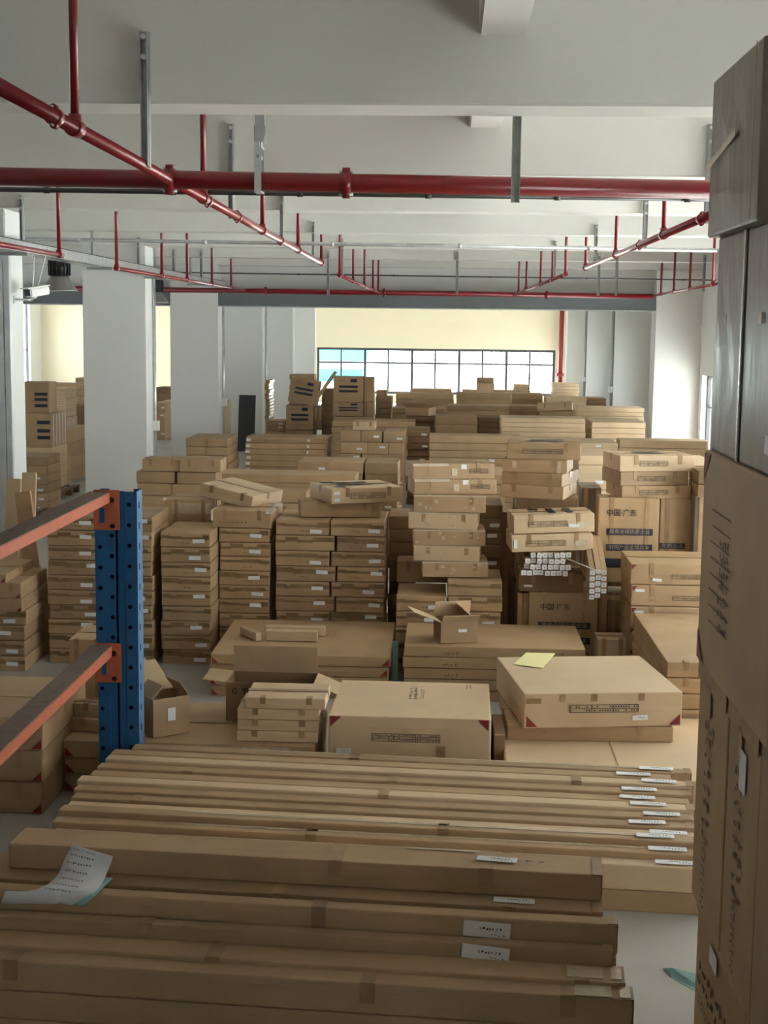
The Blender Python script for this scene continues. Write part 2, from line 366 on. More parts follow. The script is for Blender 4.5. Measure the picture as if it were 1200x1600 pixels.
# trunking on the first column, conduits on column flanks
xa, xb = X_(6, 14.6), X_(25, 14.6)
tk = MB().box(xa, xb, 14.57, 14.6, .1, 3.66).build('cable_trunking', 'trunk')
for k_ in (0, 1): MB().box(xa + (xb - xa) * .53 * k_, xa + (xb - xa) * (.47 + .53 * k_), 14.53, 14.569, .1, 3.66, bevel=.004).build('trunking_cover', 'trunk', tk)
tag(tk, 'shiny vertical cable trunking on the first white column', 'trunking')
for Y, lab in ((21.4, 'second'), (28.2, 'third'), (35.0, 'fourth')):
    c = MB().tube((-4.5, Y + .5, .02), (-4.5, Y + .5, 3.66), .022, seg=8).build('wall_conduit', 'galv')
    MB().box(-4.53, -4.44, Y + .44, Y + .56, 1.35, 1.5).build('junction_box', 'white_plastic', c)
    tag(c, 'thin vertical conduit on the flank of the %s white column' % lab, 'conduit')
for Y, lab in ((35.0, 'nearer'), (41.9, 'farther')):
    c = MB().tube((4.0, Y + .1, .02), (4.0, Y + .1, 4.1), .03, seg=8).build('wall_conduit', 'strut')
    MB().box(3.93, 4.03, Y + .02, Y + .14, 1.45, 1.6).build('junction_box', 'strut', c)
    tag(c, 'thin grey pipe down the %s right hand column behind the shutter' % lab, 'conduit')
rp = MB().tube((X_(876, 55.5, 540), 55.5, .02), (X_(877, 55.5, 540), 55.5, 4.9), .09, seg=12).build('standpipe', 'pipe')
MB().box(-.14, .14, -.14, .14, -.05, .05).build('pipe_flange', 'pipe', rp, loc=(X_(876, 55.5, 540), 55.5, 1.2))
tag(rp, 'thick vertical red standpipe right of the end window', 'pipe')
rp = MB().tube((X_(897, 55.2, 540), 55.2, .02), (X_(900, 55.2, 540), 55.2, 4.9), .04, seg=8).build('standpipe', 'pipe')
tag(rp, 'thin vertical red pipe in the right corner of the end wall', 'pipe')
# high bay lamps
def lamp(x, y, Y, label):
    p = at(x, y, Y); p.z -= .09
    o = bpy.data.objects.new('high_bay_lamp', None); COL.objects.link(o); o.location = p; tag(o, label, 'lamp', 'black high bay lamps')
    MB().tube((0, 0, 0), (0, 0, .17), .215, r2=.1, seg=28, caps=False).tube((0, 0, .01), (0, 0, .15), .2, r2=.095, seg=28, caps=False).tube((0, 0, -.008), (0, 0, .002), .22, seg=28, caps=False).build('reflector', 'lampgrey', o)
    hs = MB().tube((0, 0, .17), (0, 0, .37), .12, seg=20)
    for k in range(16):
        a = k * math.pi / 8; hs.box(.11, .135, -.006, .006, .18, .36, mtx=Matrix.Rotation(a, 4, 'Z'))
    hs.build('housing', 'black', o)
    MB().tube((0, 0, .37), (0, 0, SLAB_Z - p.z), .012, seg=8).build('suspension_rod', 'strut', o)
lamp(93, 442, 17.2, 'black high bay lamp with flared reflector between first two columns')
lamp(243, 464, 23.6, 'black high bay lamp peeking out behind the second white column')
# surveillance camera
c0 = at(56, 455, 14.85)
o = bpy.data.objects.new('security_camera', None); COL.objects.link(o); o.location = c0
tag(o, 'white bullet security camera on a bracket beside the first white column', 'security camera')
ry = Matrix.Rotation(math.radians(-28), 4, 'Z') @ Matrix.Rotation(math.radians(8), 4, 'X')
MB().box(-.05, .05, -.12, .16, -.05, .04, mtx=ry, bevel=.012).build('camera_body', 'white_plastic', o)
MB().box(-.06, .06, -.16, .16, .04, .05, mtx=ry).build('sun_hood', 'white_plastic', o)
MB().box(-.035, .035, -.125, -.118, -.035, .03, mtx=ry).build('lens_window', 'black', o)
MB().tube((0, .02, -.05), (-.06, .02, -.09), .015, seg=8).tube((-.06, .02, -.09), (-4.53 - c0.x, .02, -.09), .014, seg=8).box(-4.53 - c0.x, -4.51 - c0.x, -.03, .07, -.13, -.05).build('bracket_arm', 'galv', o)
MB().tube((.02, 0, .05), (.12, .05, .45), .006, seg=6).tube((-.03, 0, .05), (-.02, .05, .42), .006, seg=6).build('camera_cable', 'white_plastic', o)

# ------------------------------------------------------------------ cartons
mesh_cache = {}
def carton_mesh(w, d, h, m, soft):
    key = (round(w, 2), round(d, 2), round(h, 3), m, soft)
    if key in mesh_cache: return mesh_cache[key]
    r = random.Random(hash((key[0], key[1], key[2])) & 0xffff)
    bm = bmesh.new(); bmesh.ops.create_cube(bm, size=1)
    bmesh.ops.subdivide_edges(bm, edges=[e for e in bm.edges], cuts=3, use_grid_fill=True)
    for v in bm.verts:
        x, y, z = v.co
        b = soft
        kx = (1 - (2 * y) ** 2) * (1 - (2 * z) ** 2); 
        v.co.x = x * w + (math.copysign(1, x) * b * kx * r.uniform(-.3, 1) if abs(x) > .49 else 0)
        ky = (1 - (2 * x) ** 2) * (1 - (2 * z) ** 2)
        v.co.y = y * d + (math.copysign(1, y) * b * ky * r.uniform(-.3, 1) if abs(y) > .49 else 0)
        v.co.z = (z + .5) * h - (b * (1 - (2 * x) ** 2) * (1 - (2 * y) ** 2) * r.uniform(0, .8) if z > .49 else 0)
    es = [e for e in bm.edges if len(e.link_faces) == 2 and e.calc_face_angle(0) > 1.0]
    bmesh.ops.bevel(bm, geom=es, offset=min(.009, h * .07), segments=2, affect='EDGES', profile=.6)
    for f in bm.faces: f.smooth = False
    me = bpy.data.meshes.new('carton'); bm.to_mesh(me); bm.free(); me.materials.append(M[m])
    mesh_cache[key] = me
    return me

# a decal is a thin sheet on one face of a carton; u runs to the right as seen, v up, both from the lower left corner
def face_mtx(w, d, h, face):
    if face == 'front': return Matrix(((1, 0, 0, -w / 2), (0, 0, -1, -d / 2), (0, 1, 0, 0), (0, 0, 0, 1)))
    if face == 'left': return Matrix(((0, 0, -1, -w / 2), (-1, 0, 0, d / 2), (0, 1, 0, 0), (0, 0, 0, 1)))
    if face == 'right': return Matrix(((0, 0, 1, w / 2), (1, 0, 0, -d / 2), (0, 1, 0, 0), (0, 0, 0, 1)))
    if face == 'top': return Matrix(((1, 0, 0, -w / 2), (0, 1, 0, -d / 2), (0, 0, 1, h), (0, 0, 0, 1)))
def dims(o): return o['_w'], o['_d'], o['_h']
D = {}; SOFT = {}
def sheet(o, name, m, face, u, v, w, h, ang=0, lift=.003, parent=None):
    W, Dp, Hh = D[o.name]
    key = ('s', name, m, round(w, 3), round(h, 3))
    if key not in mesh_cache:
        mesh_cache[key] = MB().box(-w / 2, w / 2, -h / 2, h / 2, -.001, .001).mesh(name, m)
    c = bpy.data.objects.new(name, mesh_cache[key]); COL.objects.link(c); c.parent = parent or o
    c.matrix_local = face_mtx(W, Dp, Hh, face) @ Matrix.Translation((u, v, lift + SOFT.get(o.name, 0) * .8)) @ Matrix.Rotation(ang, 4, 'Z')
    return c
def marks_mesh(w, h, rows, n, m, seed):
    key = ('m', round(w, 3), round(h, 3), rows, n, m, seed)
    if key in mesh_cache: return mesh_cache[key]
    r = random.Random(seed); b = MB(); rh = h / rows
    for i in range(rows):
        for k in range(n):
            x = -w / 2 + w * k / n; cw = w / n
            for _ in range(3):
                a = x + r.uniform(0, cw * .5); bb = a + r.uniform(cw * .12, cw * .35)
                y = -h / 2 + rh * i + r.uniform(.05, .5) * rh; b.box(a, bb, y, y + r.uniform(.1, .4) * rh, -.0004, .0004)
    mesh_cache[key] = b.mesh('printing', m); return mesh_cache[key]
def shipping_label(o, face='front', u=.3, v=.05, w=.1, h=.03, ang=0, near=False, lift=.004):
    l = sheet(o, 'shipping_label', 'label', face, u, v, w, h, ang, lift)
    l['label'] = 'white shipping label'
    if near:
        for k, (uu, ww, hh, rows, n) in enumerate(((.08, .5, .34, 1, 7), (.28, .3, .2, 1, 4))):
            c = bpy.data.objects.new('printing', marks_mesh(w * ww, h * hh, rows, n, 'ink', k)); COL.objects.link(c); c.parent = l
            c.location = (w * (uu if k == 0 else .25), h * (.08 if k == 0 else -.28), .0016)
    return l
def marks(o, face, u, v, w, h, rows, n, m='ink_soft', ang=0, seed=1, name='printing'):
    W, Dp, Hh = D[o.name]
    c = bpy.data.objects.new(name, marks_mesh(w, h, rows, n, m, seed)); COL.objects.link(c); c.parent = o
    c.matrix_local = face_mtx(W, Dp, Hh, face) @ Matrix.Translation((u, v, .0035 + SOFT.get(o.name, 0) * .8)) @ Matrix.Rotation(ang, 4, 'Z')
    return c
font_cache = []
def text_mesh(s, size, m):
    key = ('t', s, round(size, 3), m)
    if key in mesh_cache: return mesh_cache[key]
    cu = bpy.data.curves.new('t', 'FONT'); cu.body = s; cu.size = size; cu.align_x = 'CENTER'; cu.align_y = 'CENTER'; cu.offset = size * .012
    to = bpy.data.objects.new('t', cu); COL.objects.link(to); bpy.context.view_layer.update()
    dg = bpy.context.evaluated_depsgraph_get()
    me = bpy.data.meshes.new_from_object(to.evaluated_get(dg)); bpy.data.objects.remove(to)
    me.materials.clear(); me.materials.append(M[m]); mesh_cache[key] = me
    return me
def text(o, s, size, face, u, v, m='ink', ang=0, name='printed_text', sx=1, parent=None, lift=.005):
    W, Dp, Hh = D[o.name]
    c = bpy.data.objects.new(name, text_mesh(s, size, m)); COL.objects.link(c); c.parent = o
    c.matrix_local = face_mtx(W, Dp, Hh, face) @ Matrix.Translation((u, v, lift + SOFT.get(o.name, 0) * .8)) @ Matrix.Rotation(ang, 4, 'Z') @ Matrix.Scale(sx, 4, (1, 0, 0))
    return c
def table_print(o, face, u, v, w, h, rows=2, m='ink_soft', ang=0):
    W, Dp, Hh = D[o.name]; b = MB(); t = .004
    for k in range(rows + 1):
        y = -h / 2 + h * k / rows; b.box(-w / 2, w / 2, y - t / 2, y + t / 2, -.0004, .0004)
    for x in (-w / 2, -w * .18, w * .14, w / 2): b.box(x - t / 2, x + t / 2, -h / 2, h / 2, -.0004, .0004)
    r = random.Random(5)
    for k in range(rows):
        y = -h / 2 + h * (k + .5) / rows
        for q in range(26):
            x = -w / 2 + w * (q + .5) / 26
            if r.random() < .65: b.box(x - w * .009, x + w * .009, y - h * .1 / rows * 2, y + h * .1 / rows * 2, -.0004, .0004)
    c = b.build('printed_table', m, o)
    c.matrix_local = face_mtx(W, Dp, Hh, face) @ Matrix.Translation((u, v, .0035 + SOFT.get(o.name, 0) * .8)) @ Matrix.Rotation(ang, 4, 'Z')
def red_corner(o, face, u, v, su, sv, sz=.07):
    W, Dp, Hh = D[o.name]
    c = MB().poly([(0, 0, 0), (su * sz, 0, 0), (0, sv * sz, 0)]).build('corner_mark', 'red', o)
    c.matrix_local = face_mtx(W, Dp, Hh, face) @ Matrix.Translation((u, v, .004))
    c['label'] = 'dark red printed corner triangle'

def carton(x, y, z, w, d, h, rz=0, rx=0, ry=0, label='', group=None, m='card', soft=.004, name='carton', tape=True, cat='carton'):
    """x, y is the centre of the base, z its height."""
    o = link(name, carton_mesh(w, d, h, m, soft), None, (x, y, z), (rx, ry, rz))
    D[o.name] = (w, d, h); SOFT[o.name] = soft
    tag(o, label, cat, group)
    if tape: tape_on(o, 0 if tape is True else tape)
    return o
def tape_on(o, kind=0):
    w, d, h = D[o.name]; e = .0045
    key = ('tape', round(w, 2), round(d, 2), round(h, 3), kind)
    if key not in mesh_cache:
        out = []
        if kind == 0:      # seam over the top folding down at the ends, short tabs over the front edge
            out.append(MB().box(-w / 2, w / 2, -.024, .024, h, h + e).box(-w / 2 - e, -w / 2, -.024, .024, h * .55, h + e).box(w / 2, w / 2 + e, -.024, .024, h * .55, h + e).mesh('tape', 'tape'))
        if kind in (0, 9):
            for s_ in (-.28, .3): out.append(MB().box(w * s_ - .018, w * s_ + .018, -d / 2 - e, -d / 2, h * .45, h + e).box(w * s_ - .018, w * s_ + .018, -d / 2, -d / 2 + .06, h, h + e).mesh('tape', 'tape'))
        elif kind != 0:    # a ragged band of tape along the front
            r = random.Random(kind); b = MB()
            x = -w / 2 + .005
            while x < w / 2 - .06:
                L = r.uniform(.05, .22); x2 = min(x + L, w / 2 - .005); z0 = h * r.uniform(.50, .62)
                b.box(x, x2, -d / 2 - e - r.uniform(0, .001), -d / 2, z0, z0 + h * r.uniform(.16, .34)); x = x2 - r.uniform(.002, .02)
            b.box(-w / 2 + .003, w / 2 - .003, -d / 2 - e * .8, -d / 2, h * .60, h * .70)
            out.append(b.mesh('tape', 'tape_dull'))
        mesh_cache[key] = out
    for me in mesh_cache[key]: link('tape', me, o)

ORD = ['top', 'second', 'third', 'fourth', 'fifth', 'sixth', 'seventh', 'eighth', 'ninth', 'tenth', 'eleventh', 'twelfth', 'thirteenth', 'fourteenth', 'fifteenth', 'sixteenth']
STK = {}
NV = {'big red marked stack at left edge': 3, 'wide low stack right behind blue post': 3, 'low wide stack before the central stacks': 4, 'low stack under the small open carton': 5, 'deep stack right of the skewed carton': 4, 'stack behind the blue post': 10, 'stack right of the blue post': 9, 'taller stack right of the blue post': 8, 'central stack under two loose cartons': 7, 'stack beneath the leaning small boxes': 5, 'stack beside that, right of it': 3, 'dark column behind the crooked pile': 9, 'dark column right of the crooked pile': 5, 'stack of thick cartons before printed ones': 5, 'stack before the second white column': 3, 'long stack behind the tipped carton': 2, 'second long stack with pale top edge': 2, 'square end stack behind turned banded carton': 5, 'small pair of piles by dark board': 4, 'long stack with white end labels': 6, 'stack left of the middle aisle': 7, 'recessed stack right of middle aisle': 11, 'long stack in the middle of the hall': 10, 'low flat stack before middle long stack': 3, 'low stack right of the turned cartons': 2, 'stack behind the turned cartons at right': 2, 'long pale stack behind the turned cartons': 1, 'long pale stack by the right wall': 2, 'broad stack right of the three upper cartons': 1, 'stack left of the far long stack': 10, 'stack with a crumpled carton on it': 3, 'stack in the far middle': 2, 'narrow stack in the far middle': 4, 'four layered long stack far right': 4, 'long stack before the right column': 4, 'pale long stack behind the right column': 3, 'stack topped by a slumped carton': 1, 'far stack left of the slumped carton': 2, 'long pale topped stack in the far middle': 5, 'far stack below the left window panes': 2, 'farther stack below the window, left': 4, 'farther stack below the window, middle': 3, 'farther stack below the window, right': 2, 'farther stack near right, pale': 2, 'farther stack against the right columns': 2, 'last row stack below the window, left': 1, 'last row long stack below the window': 1, 'last row pale stack at right corner': 5, 'small pale stack before the window': 1, 'support stack under left banded cartons': 1, 'column behind the tilted banded carton': 6, 'dim column between banded cartons': 9, 'support stack under right banded cartons': 1, 'white edged pile beside the fifth column': 12, 'low pile beside the fifth column': 3, 'dim stack left of the window foot': 4, 'small stack low behind first column': 6, 'square stack right of the banded pallet': 4, 'tall long stack in the left bay': 3, 'shelf height stack in left bay': 4, 'loose pile on the left bay': 12, 'top stack at left by the second column': 1, 'stack seen between second and third columns': 4, 'dark stack between the second and third columns': 2, 'stack at left edge behind the orange beams': 4}
def stack(phrase, px0, px1, ytop, Y, hpx, d, cols=1, colname=None, brick=0, m='card', kind='flat', detail=1, jit=.012, labels='front', lab_p=.9, rz=0, nvis=None, colh=None, group=None, zbase=0, tapek=None):
    """layers of cartons from the floor up to the edge seen at ytop; px0..px1 is the front face"""
    A, B = at(px0, ytop, Y), at(px1, ytop, Y); ztop = (A.z + B.z) / 2 - zbase
    h = hpx / F * Y; n = max(1, round(ztop / h)); h = ztop / n
    W = B.x - A.x; cw = W / cols; out = []
    cn = colname or ({1: [''], 2: ['left', 'right'], 3: ['left', 'middle', 'right'], 4: ['leftmost', 'second', 'third', 'rightmost']}[cols])
    if nvis is None: nvis = 99
    nvis = NV.get(phrase, nvis); STK[phrase] = []
    for k in range(min(n, nvis)):               # k = 0 is the top
        for c in range(cols):
            off = brick * cw * (1 if k % 2 else 0)
            xa = A.x + cw * c + (off if c > 0 else 0); xb = A.x + cw * (c + 1) + (off if c < cols - 1 else 0)
            dd = rnd.uniform(-jit, jit); de = rnd.uniform(-jit, jit)
            ww = xb - xa - .008
            lab = ('%s %scarton, %s %s' % (kind, '', ORD[k] if k else 'topmost', ('of %s column, ' % cn[c] if cn[c] else 'layer, ')) + phrase)
            lab = lab.replace('  ', ' ')
            o = carton((xa + xb) / 2 + dd * .6, Y + d / 2 + de, zbase + ztop - (k + 1) * h, ww - .006, d, h - .005, rz=rz + rnd.uniform(-.008, .008),
                       label=lab, group=group or ('cartons of the ' + phrase), m=m, tape=False, name='long_carton' if kind == 'long' else 'flat_carton' if (kind == 'flat' and Y < 17) else 'carton', cat='long carton' if kind == 'long' else 'carton')
            STK[phrase].append((k, o.name))
            if detail >= 1 and (nvis is None or k < nvis):
                if detail >= 2: tape_on(o, 1 + (k * 3 + c) % 5)
                if labels and rnd.random() < lab_p:
                    lw = .105 if detail >= 2 else .09
                    u = {'front': ww * rnd.uniform(.68, .82)}.get(labels, ww * rnd.uniform(.1, .9)); u = min(u, ww - lw * .6)
                    shipping_label(o, 'front', u, h * rnd.uniform(.22, .7), lw, .034, rnd.uniform(-.06, .06))
                if detail >= 2 and rnd.random() < .6:
                    marks(o, 'front', ww * rnd.uniform(.35, .6), h * .28, .1, .025, 1, 4, 'ink_soft', seed=k % 3)
            out.append(o)
    if n > nvis:
        carton((A.x + B.x) / 2, Y + d / 2, zbase, W - .01, d - .01, ztop - nvis * h - .003, label='large plain carton at the foot of the ' + phrase, m=m, tape=False)
    return out, A, B, zbase + ztop, h, n

def one(px0, px1, Y, zs, hpx, d, label, ref=None, **k):
    """a single carton with its front face at Y between two columns of the view, standing at height zs"""
    yy = ref or 800
    A, B = X_(px0, Y, yy), X_(px1, Y, yy)
    return carton((A + B) / 2, Y + d / 2, zs, B - A, d, hpx / F * Y, label=label, **k)

# ================================================================== foreground: long cartons
LR = math.radians(-4.0)
def long_box(pxr, ytop, Y, L, d, h, zb, label, group, m='card', lab=None, tape=None, leftx=None):
    """right end of the top front edge seen at (pxr, ytop) at distance Y"""
    P = at(pxr, ytop, Y)
    if zb is None: zb = P.z - h
    c, s = math.cos(LR), math.sin(LR)
    # local front right corner is (L/2, -d/2)
    x = P.x - (c * L / 2 + s * d / 2); y = P.y - (s * L / 2 - c * d / 2)
    o = carton(x, y, zb, L, d, h, rz=LR, label=label, group=group, m=m, tape=False, soft=.003, name='long_carton', cat='long carton')
    if tape:
        e = .0025
        for t in tape:
            b = MB(); b.box(-L / 2 + t * L, -L / 2 + t * L + .06, -d / 2 - e, d / 2, h, h + e).box(-L / 2 + t * L, -L / 2 + t * L + .06, -d / 2 - e, -d / 2, h * .35, h + e); b.build('tape', 'tape', o)
        b = MB().box(L / 2 - .04, L / 2 + e, -d / 2 - e, d / 2, h, h + e).box(L / 2, L / 2 + e, -d / 2, d / 2, h * .1, h)
        b.build('tape', 'tape', o)
    return o
def solid_under(o, z_to, label, group):
    """the cartons of the same kind that carry this one"""
    w, d, h = D[o.name]; z = o.location.z - .001; k = 0
    n = max(1, round((z - z_to) / .14)); hh = (z - z_to) / n
    for k in range(n):
        q = carton(o.location.x, o.location.y, z - (k + 1) * hh, w, d, hh - .002, rz=LR, label='long carton, %s below %s' % (['first', 'second', 'third', 'fourth', 'fifth', 'sixth', 'seventh'][k], label), group=group, tape=False, name='long_carton', cat='long carton')
GA = 'long cartons in the front pile'
specs = [  # right px, ytop, Y, depth, height
    (990, 1563, 5.15, .115, .125, 'nearest long carton, at the very bottom edge of the view'),
    (976, 1537, 5.25, .15, .115, 'long carton with torn taped end behind the nearest one'),
    (957, 1487, 5.40, .066, .12, 'narrow long carton below the two big white labels'),
    (965, 1445, 5.47, .078, .135, 'dull long carton carrying the upper of two big labels'),
    (930, 1439, 5.55, .05, .105, 'very thin long carton wedged behind the doubly labelled one'),
    (941, 1426, 5.605, .30, .10, 'flat long carton under the taped top one, small label on top'),
]
A = []
for i, (xr, yt, Y, d, h, lab) in enumerate(specs):
    o = long_box(xr, yt, Y, 2.75, d - .004, h, None, lab, GA, tape=[(.1, .62, .9), (.4, .93), (.3,), (.55,), None, (.5, .85)][i], m='card')
    A.append(o)
    solid_under(o, 0, ['the nearest one', 'the torn taped one', 'the narrow one', 'the doubly labelled one', 'the thin wedged one', 'the flat smaller labelled one'][i], GA)
P = at(941, 1368, 5.72)
zb = A[5].location.z + .10
o = long_box(941, 1368, 5.72, 2.56, .205, .09, zb, 'topmost long carton of the front pile with handwritten mark', GA, tape=(.55, .80))
o.scale.z = (P.z - zb) / .09
A1 = o
marks(o, 'top', 2.56 - .3, .10, .14, .03, 1, 3, 'ink', seed=4)
shipping_label(o, 'top', 2.56 - .44, .10, .17, .052, -.06, True)
shipping_label(A[5], 'top', 2.75 - .36, .06, .17, .05, -.02, True)
shipping_label(A[3], 'front', 2.75 - .52, .085, .19, .065, -.04, True)
shipping_label(A[2], 'front', 2.75 - .50, .085, .19, .058, -.07, True)
tagl = MB().box(-.3, 0, 0, .02, 0, .0015).build('clear_tape', 'tape_clear', A1, loc=(.75, .08, .0915))
for i in (1, 0):
    w_, d_, h_ = D[A[i].name]
    MB().box(-.22, -.08, -.05, .05, 0, .002).box(-.05, -.01, -.05, .05, 0, .003).build('clear_tape', 'tape_clear', A[i], loc=(w_ / 2, 0, h_ + .003))
# second row of long cartons lying on the floor behind
GB = 'long cartons in the second pile on the floor'
rights = [1090, 1090, 1088, 1087, 1085, 1084, 1085, 1078, 1080, 1083, 1050, 1080]
ytops = [1358, 1337, 1317, 1310, 1295, 1281, 1266, 1256, 1243, 1229, 1218, 1209]
Yc = 7.10; n = len(ytops)
lefts = [75, 78, 88, 100, 108, 113, 118, 138, 150, 163, 172, 205]
where = ['front one of the second pile, lowest and nearest', 'second from the front', 'third from the front', 'fourth from the front', 'fifth from the front', 'sixth from the front', 'seventh from the front', 'eighth from the front',
         'ninth from the front', 'tenth from the front', 'eleventh, set back from the others at the right', 'backmost of the second pile, glossy tape on top']
for i in range(n):
    d = .105; P = at(rights[i] + (12 if i < 3 else 0), ytops[i], Yc)
    Lx = P.x - X_(lefts[i], Yc + .22, 1250); Lx = Lx / math.cos(LR)
    h = P.z if i else P.z - .115
    o = long_box(rights[i] + (12 if i < 3 else 0), ytops[i], Yc, Lx, d - .006, h, 0 if i else .115, 'brown long carton, ' + where[i], GB, tape=[(.2, .7), (.4,), (.6,), None, (.1,), None, (.5,), None, (.15, .5), (.8,), None, (.4,)][i], m='card' if i % 3 else 'card_pale')
    if i == 0:
        carton(o.location.x, o.location.y, 0, D[o.name][0], d - .006, .113, rz=LR, label='brown long carton on the floor under the front one of the second pile', group=GB, tape=False, name='long_carton', cat='long carton')
    u = D[o.name][0] - [.10, .14, .20, .09, .20, .12, .2, .24, .24, .14, .17, .15][i] - .05
    shipping_label(o, 'top', u, d * .5, .20, .055, [0, .02, 0, -.03, .05, .02, 0, -.02, 0, -.03, .02, 0][i], True, lift=.006)
    if i in (1, 2, 11):
        MB().box(-Lx * .30, Lx * .42, -.022, .0, 0, .0015).build('clear_tape', 'tape_clear', o, loc=(0, .03, h + .001))
    Yc += d

# ================================================================== blue rack upright and orange beams
PY = 8.62
bx0, bx1 = X_(151, PY, 900), X_(215, PY, 900); pw = bx1 - bx0; zt = Z_(185, 768, PY)
post = bpy.data.objects.new('rack_upright', None); COL.objects.link(post); post.location = ((bx0 + bx1) / 2, PY, 0)
tag(post, 'blue perforated steel rack upright standing at the left', 'rack upright')
def upright(xc, wd, name):
    prof = []; hw = wd / 2; dp = .15
    prof = [(-hw, 0), (-hw * .42, 0), (-hw * .34, .03), (-hw * .12, .03), (-.006, .004), (.006, .004), (hw * .12, .03), (hw * .34, .03), (hw * .42, 0), (hw, 0), (hw, dp), (hw * .6, dp), (hw * .6, dp - .004), (hw - .004, dp - .004), (hw - .004, .004), (-hw + .004, .004), (-hw + .004, dp - .004), (-hw * .6, dp - .004), (-hw * .6, dp), (-hw, dp)]
    b = MB(); bm = b.bm
    lo = [bm.verts.new((xc + x, y, 0)) for x, y in prof]; hi = [bm.verts.new((xc + x, y, zt)) for x, y in prof]
    for k in range(len(prof)):
        j = (k + 1) % len(prof)
        f = bm.faces.new((lo[k], lo[j], hi[j], hi[k])); f.material_index = b.mi('blue')
        if prof[k][0] == hw and prof[j][0] == hw: f.material_index = b.mi('blue_lit')
    return b.build(name, 'blue', post)
upright(0, pw, 'profile')
cp = MB().box(-pw / 2 - .006, -pw / 2 + pw * .46, -.008, -.001, Z_(165, 1003, PY), zt - .03).build('splice_plate', 'blue', post)
cp['label'] = 'blue splice plate on the upper left half'
hm = MB().tube((0, -.001, 0), (0, .002, 0), .0135, seg=10).mesh('hole_shade', 'hole'); hm2 = MB().box(-.0005, .001, -.009, .009, -.02, .02).mesh('hole_shade', 'hole'); pit = .128  # dark discs and slabs painted for the shade in holes, nothing is cut
nn = int(zt / pit)
for k in range(nn):
    z = zt - .09 - k * pit
    for q, (fx, dz, yy) in enumerate(((-.80, .0, -.009 if z > 1.1 else -.001), (-.22, -.055, .0285 if z < 1.1 else -.009), (.22, -.055, .0285), (.62, .01, -.001), (.62, .0, None))):
        if yy is None: link('hole_shade', hm2, post, (pw / 2, .06, z)) if k < 18 else None; continue
        if k < 14: link('hole_shade', hm, post, (fx * pw / 2, yy, z + dz))
MB().box(-pw / 2 - .03, pw / 2 + .03, -.02, .17, 0, .008).build('base_plate', 'blue', post)
for i, (yt, yb, lab) in enumerate(((768, 786, 'upper orange rack beam with dusty top coming toward the viewer'), (1007, 1026, 'lower orange rack beam with dusty top coming toward the viewer'))):
    z1 = Z_(170, yt, PY); z0 = Z_(170, yb, PY); h = z1 - z0
    be = bpy.data.objects.new('rack_beam', None); COL.objects.link(be); xb = bx0 + pw * .30
    be.location = (xb, PY - .01, z1); tag(be, lab, 'rack beam', 'orange rack beams')
    MB().box(-.11, .02, -3.1, -.005, -h * .92, -.004, bevel=.004).build('beam_profile', 'orange', be)
    MB().box(-.108, .018, -3.09, -.005, -.004, 0).build('dusty_top', 'dust', be)
    MB().box(-.085, .075, -.018, -.002, -.235, .012, bevel=.003).build('end_connector', 'orange', be)
    MB().box(-.045, -.015, -.021, -.017, -.19, -.10).build('slot', 'blue', be)
    MB().tube((.035, -.026, -.21), (.035, -.015, -.21), .015, seg=10).tube((.03, -.026, -.05), (.03, -.015, -.05), .018, seg=10).build('lock_pin', 'black', be)
    MB().box(-.12, .03, -3.25, -3.1, -z1, .05).build('rear_upright', 'blue', be) if i == 0 else None

# ================================================================== left foreground cartons
out, a, b, z, h, k = stack('big red marked stack at left edge', -120, 69, 1120, 8.35, 62, 1.05, kind='large', detail=0, colname=[''])
for o in out:
    w_, d_, h_ = D[o.name]; red_corner(o, 'front', w_ - .01, .01, -1, 1, .06); tape_on(o)
    b_ = MB().box(w_ / 2, w_ / 2 + .002, -d_ / 2, d_ / 2, h_ * .78, h_).build('tape', 'tape', o)
# wide flat stack carrying the open cartons
out, a, b, zC1, h, k = stack('wide low stack right behind blue post', 98, 494, 1160, 8.78, 29, 1.0, kind='wide', detail=0, colname=[''])
for o in out:
    tape_on(o); red_corner(o, 'front', .01, .01, 1, 1, .06)
MB().box(-.5, .45, -.006, -.003, -.05, -.01).build('clear_tape', 'tape_clear', out[0], loc=(.2, -D[out[0].name][1] / 2, D[out[0].name][2]))
XC1 = a.x
# two slim boxes poking out behind the post
for i, (x0, x1, Y, zz, lab) in enumerate(((102, 200, 8.95, 0, 'slim brown box lying under another behind the blue post'), (110, 205, 9.0, .085, 'slim brown box lying topmost behind the blue post'))):
    one(x0, x1, Y, zC1 + zz + .001 * i, 21, .12, lab, rz=math.radians(-9), group='slim boxes behind the blue post')
# four thin cartons stacked
for i in range(4):
    one(370 + [0, 1, 1, 13][i], [497, 498, 498, 508][i], 8.84, zC1 + i * .072, 17.6, .40, 'thin pale carton, %s of four piled on the wide stack' % ['lowest', 'second lowest', 'third lowest', 'topmost'][i], ref=1130, group='thin cartons beside the large open carton', m='card_pale')
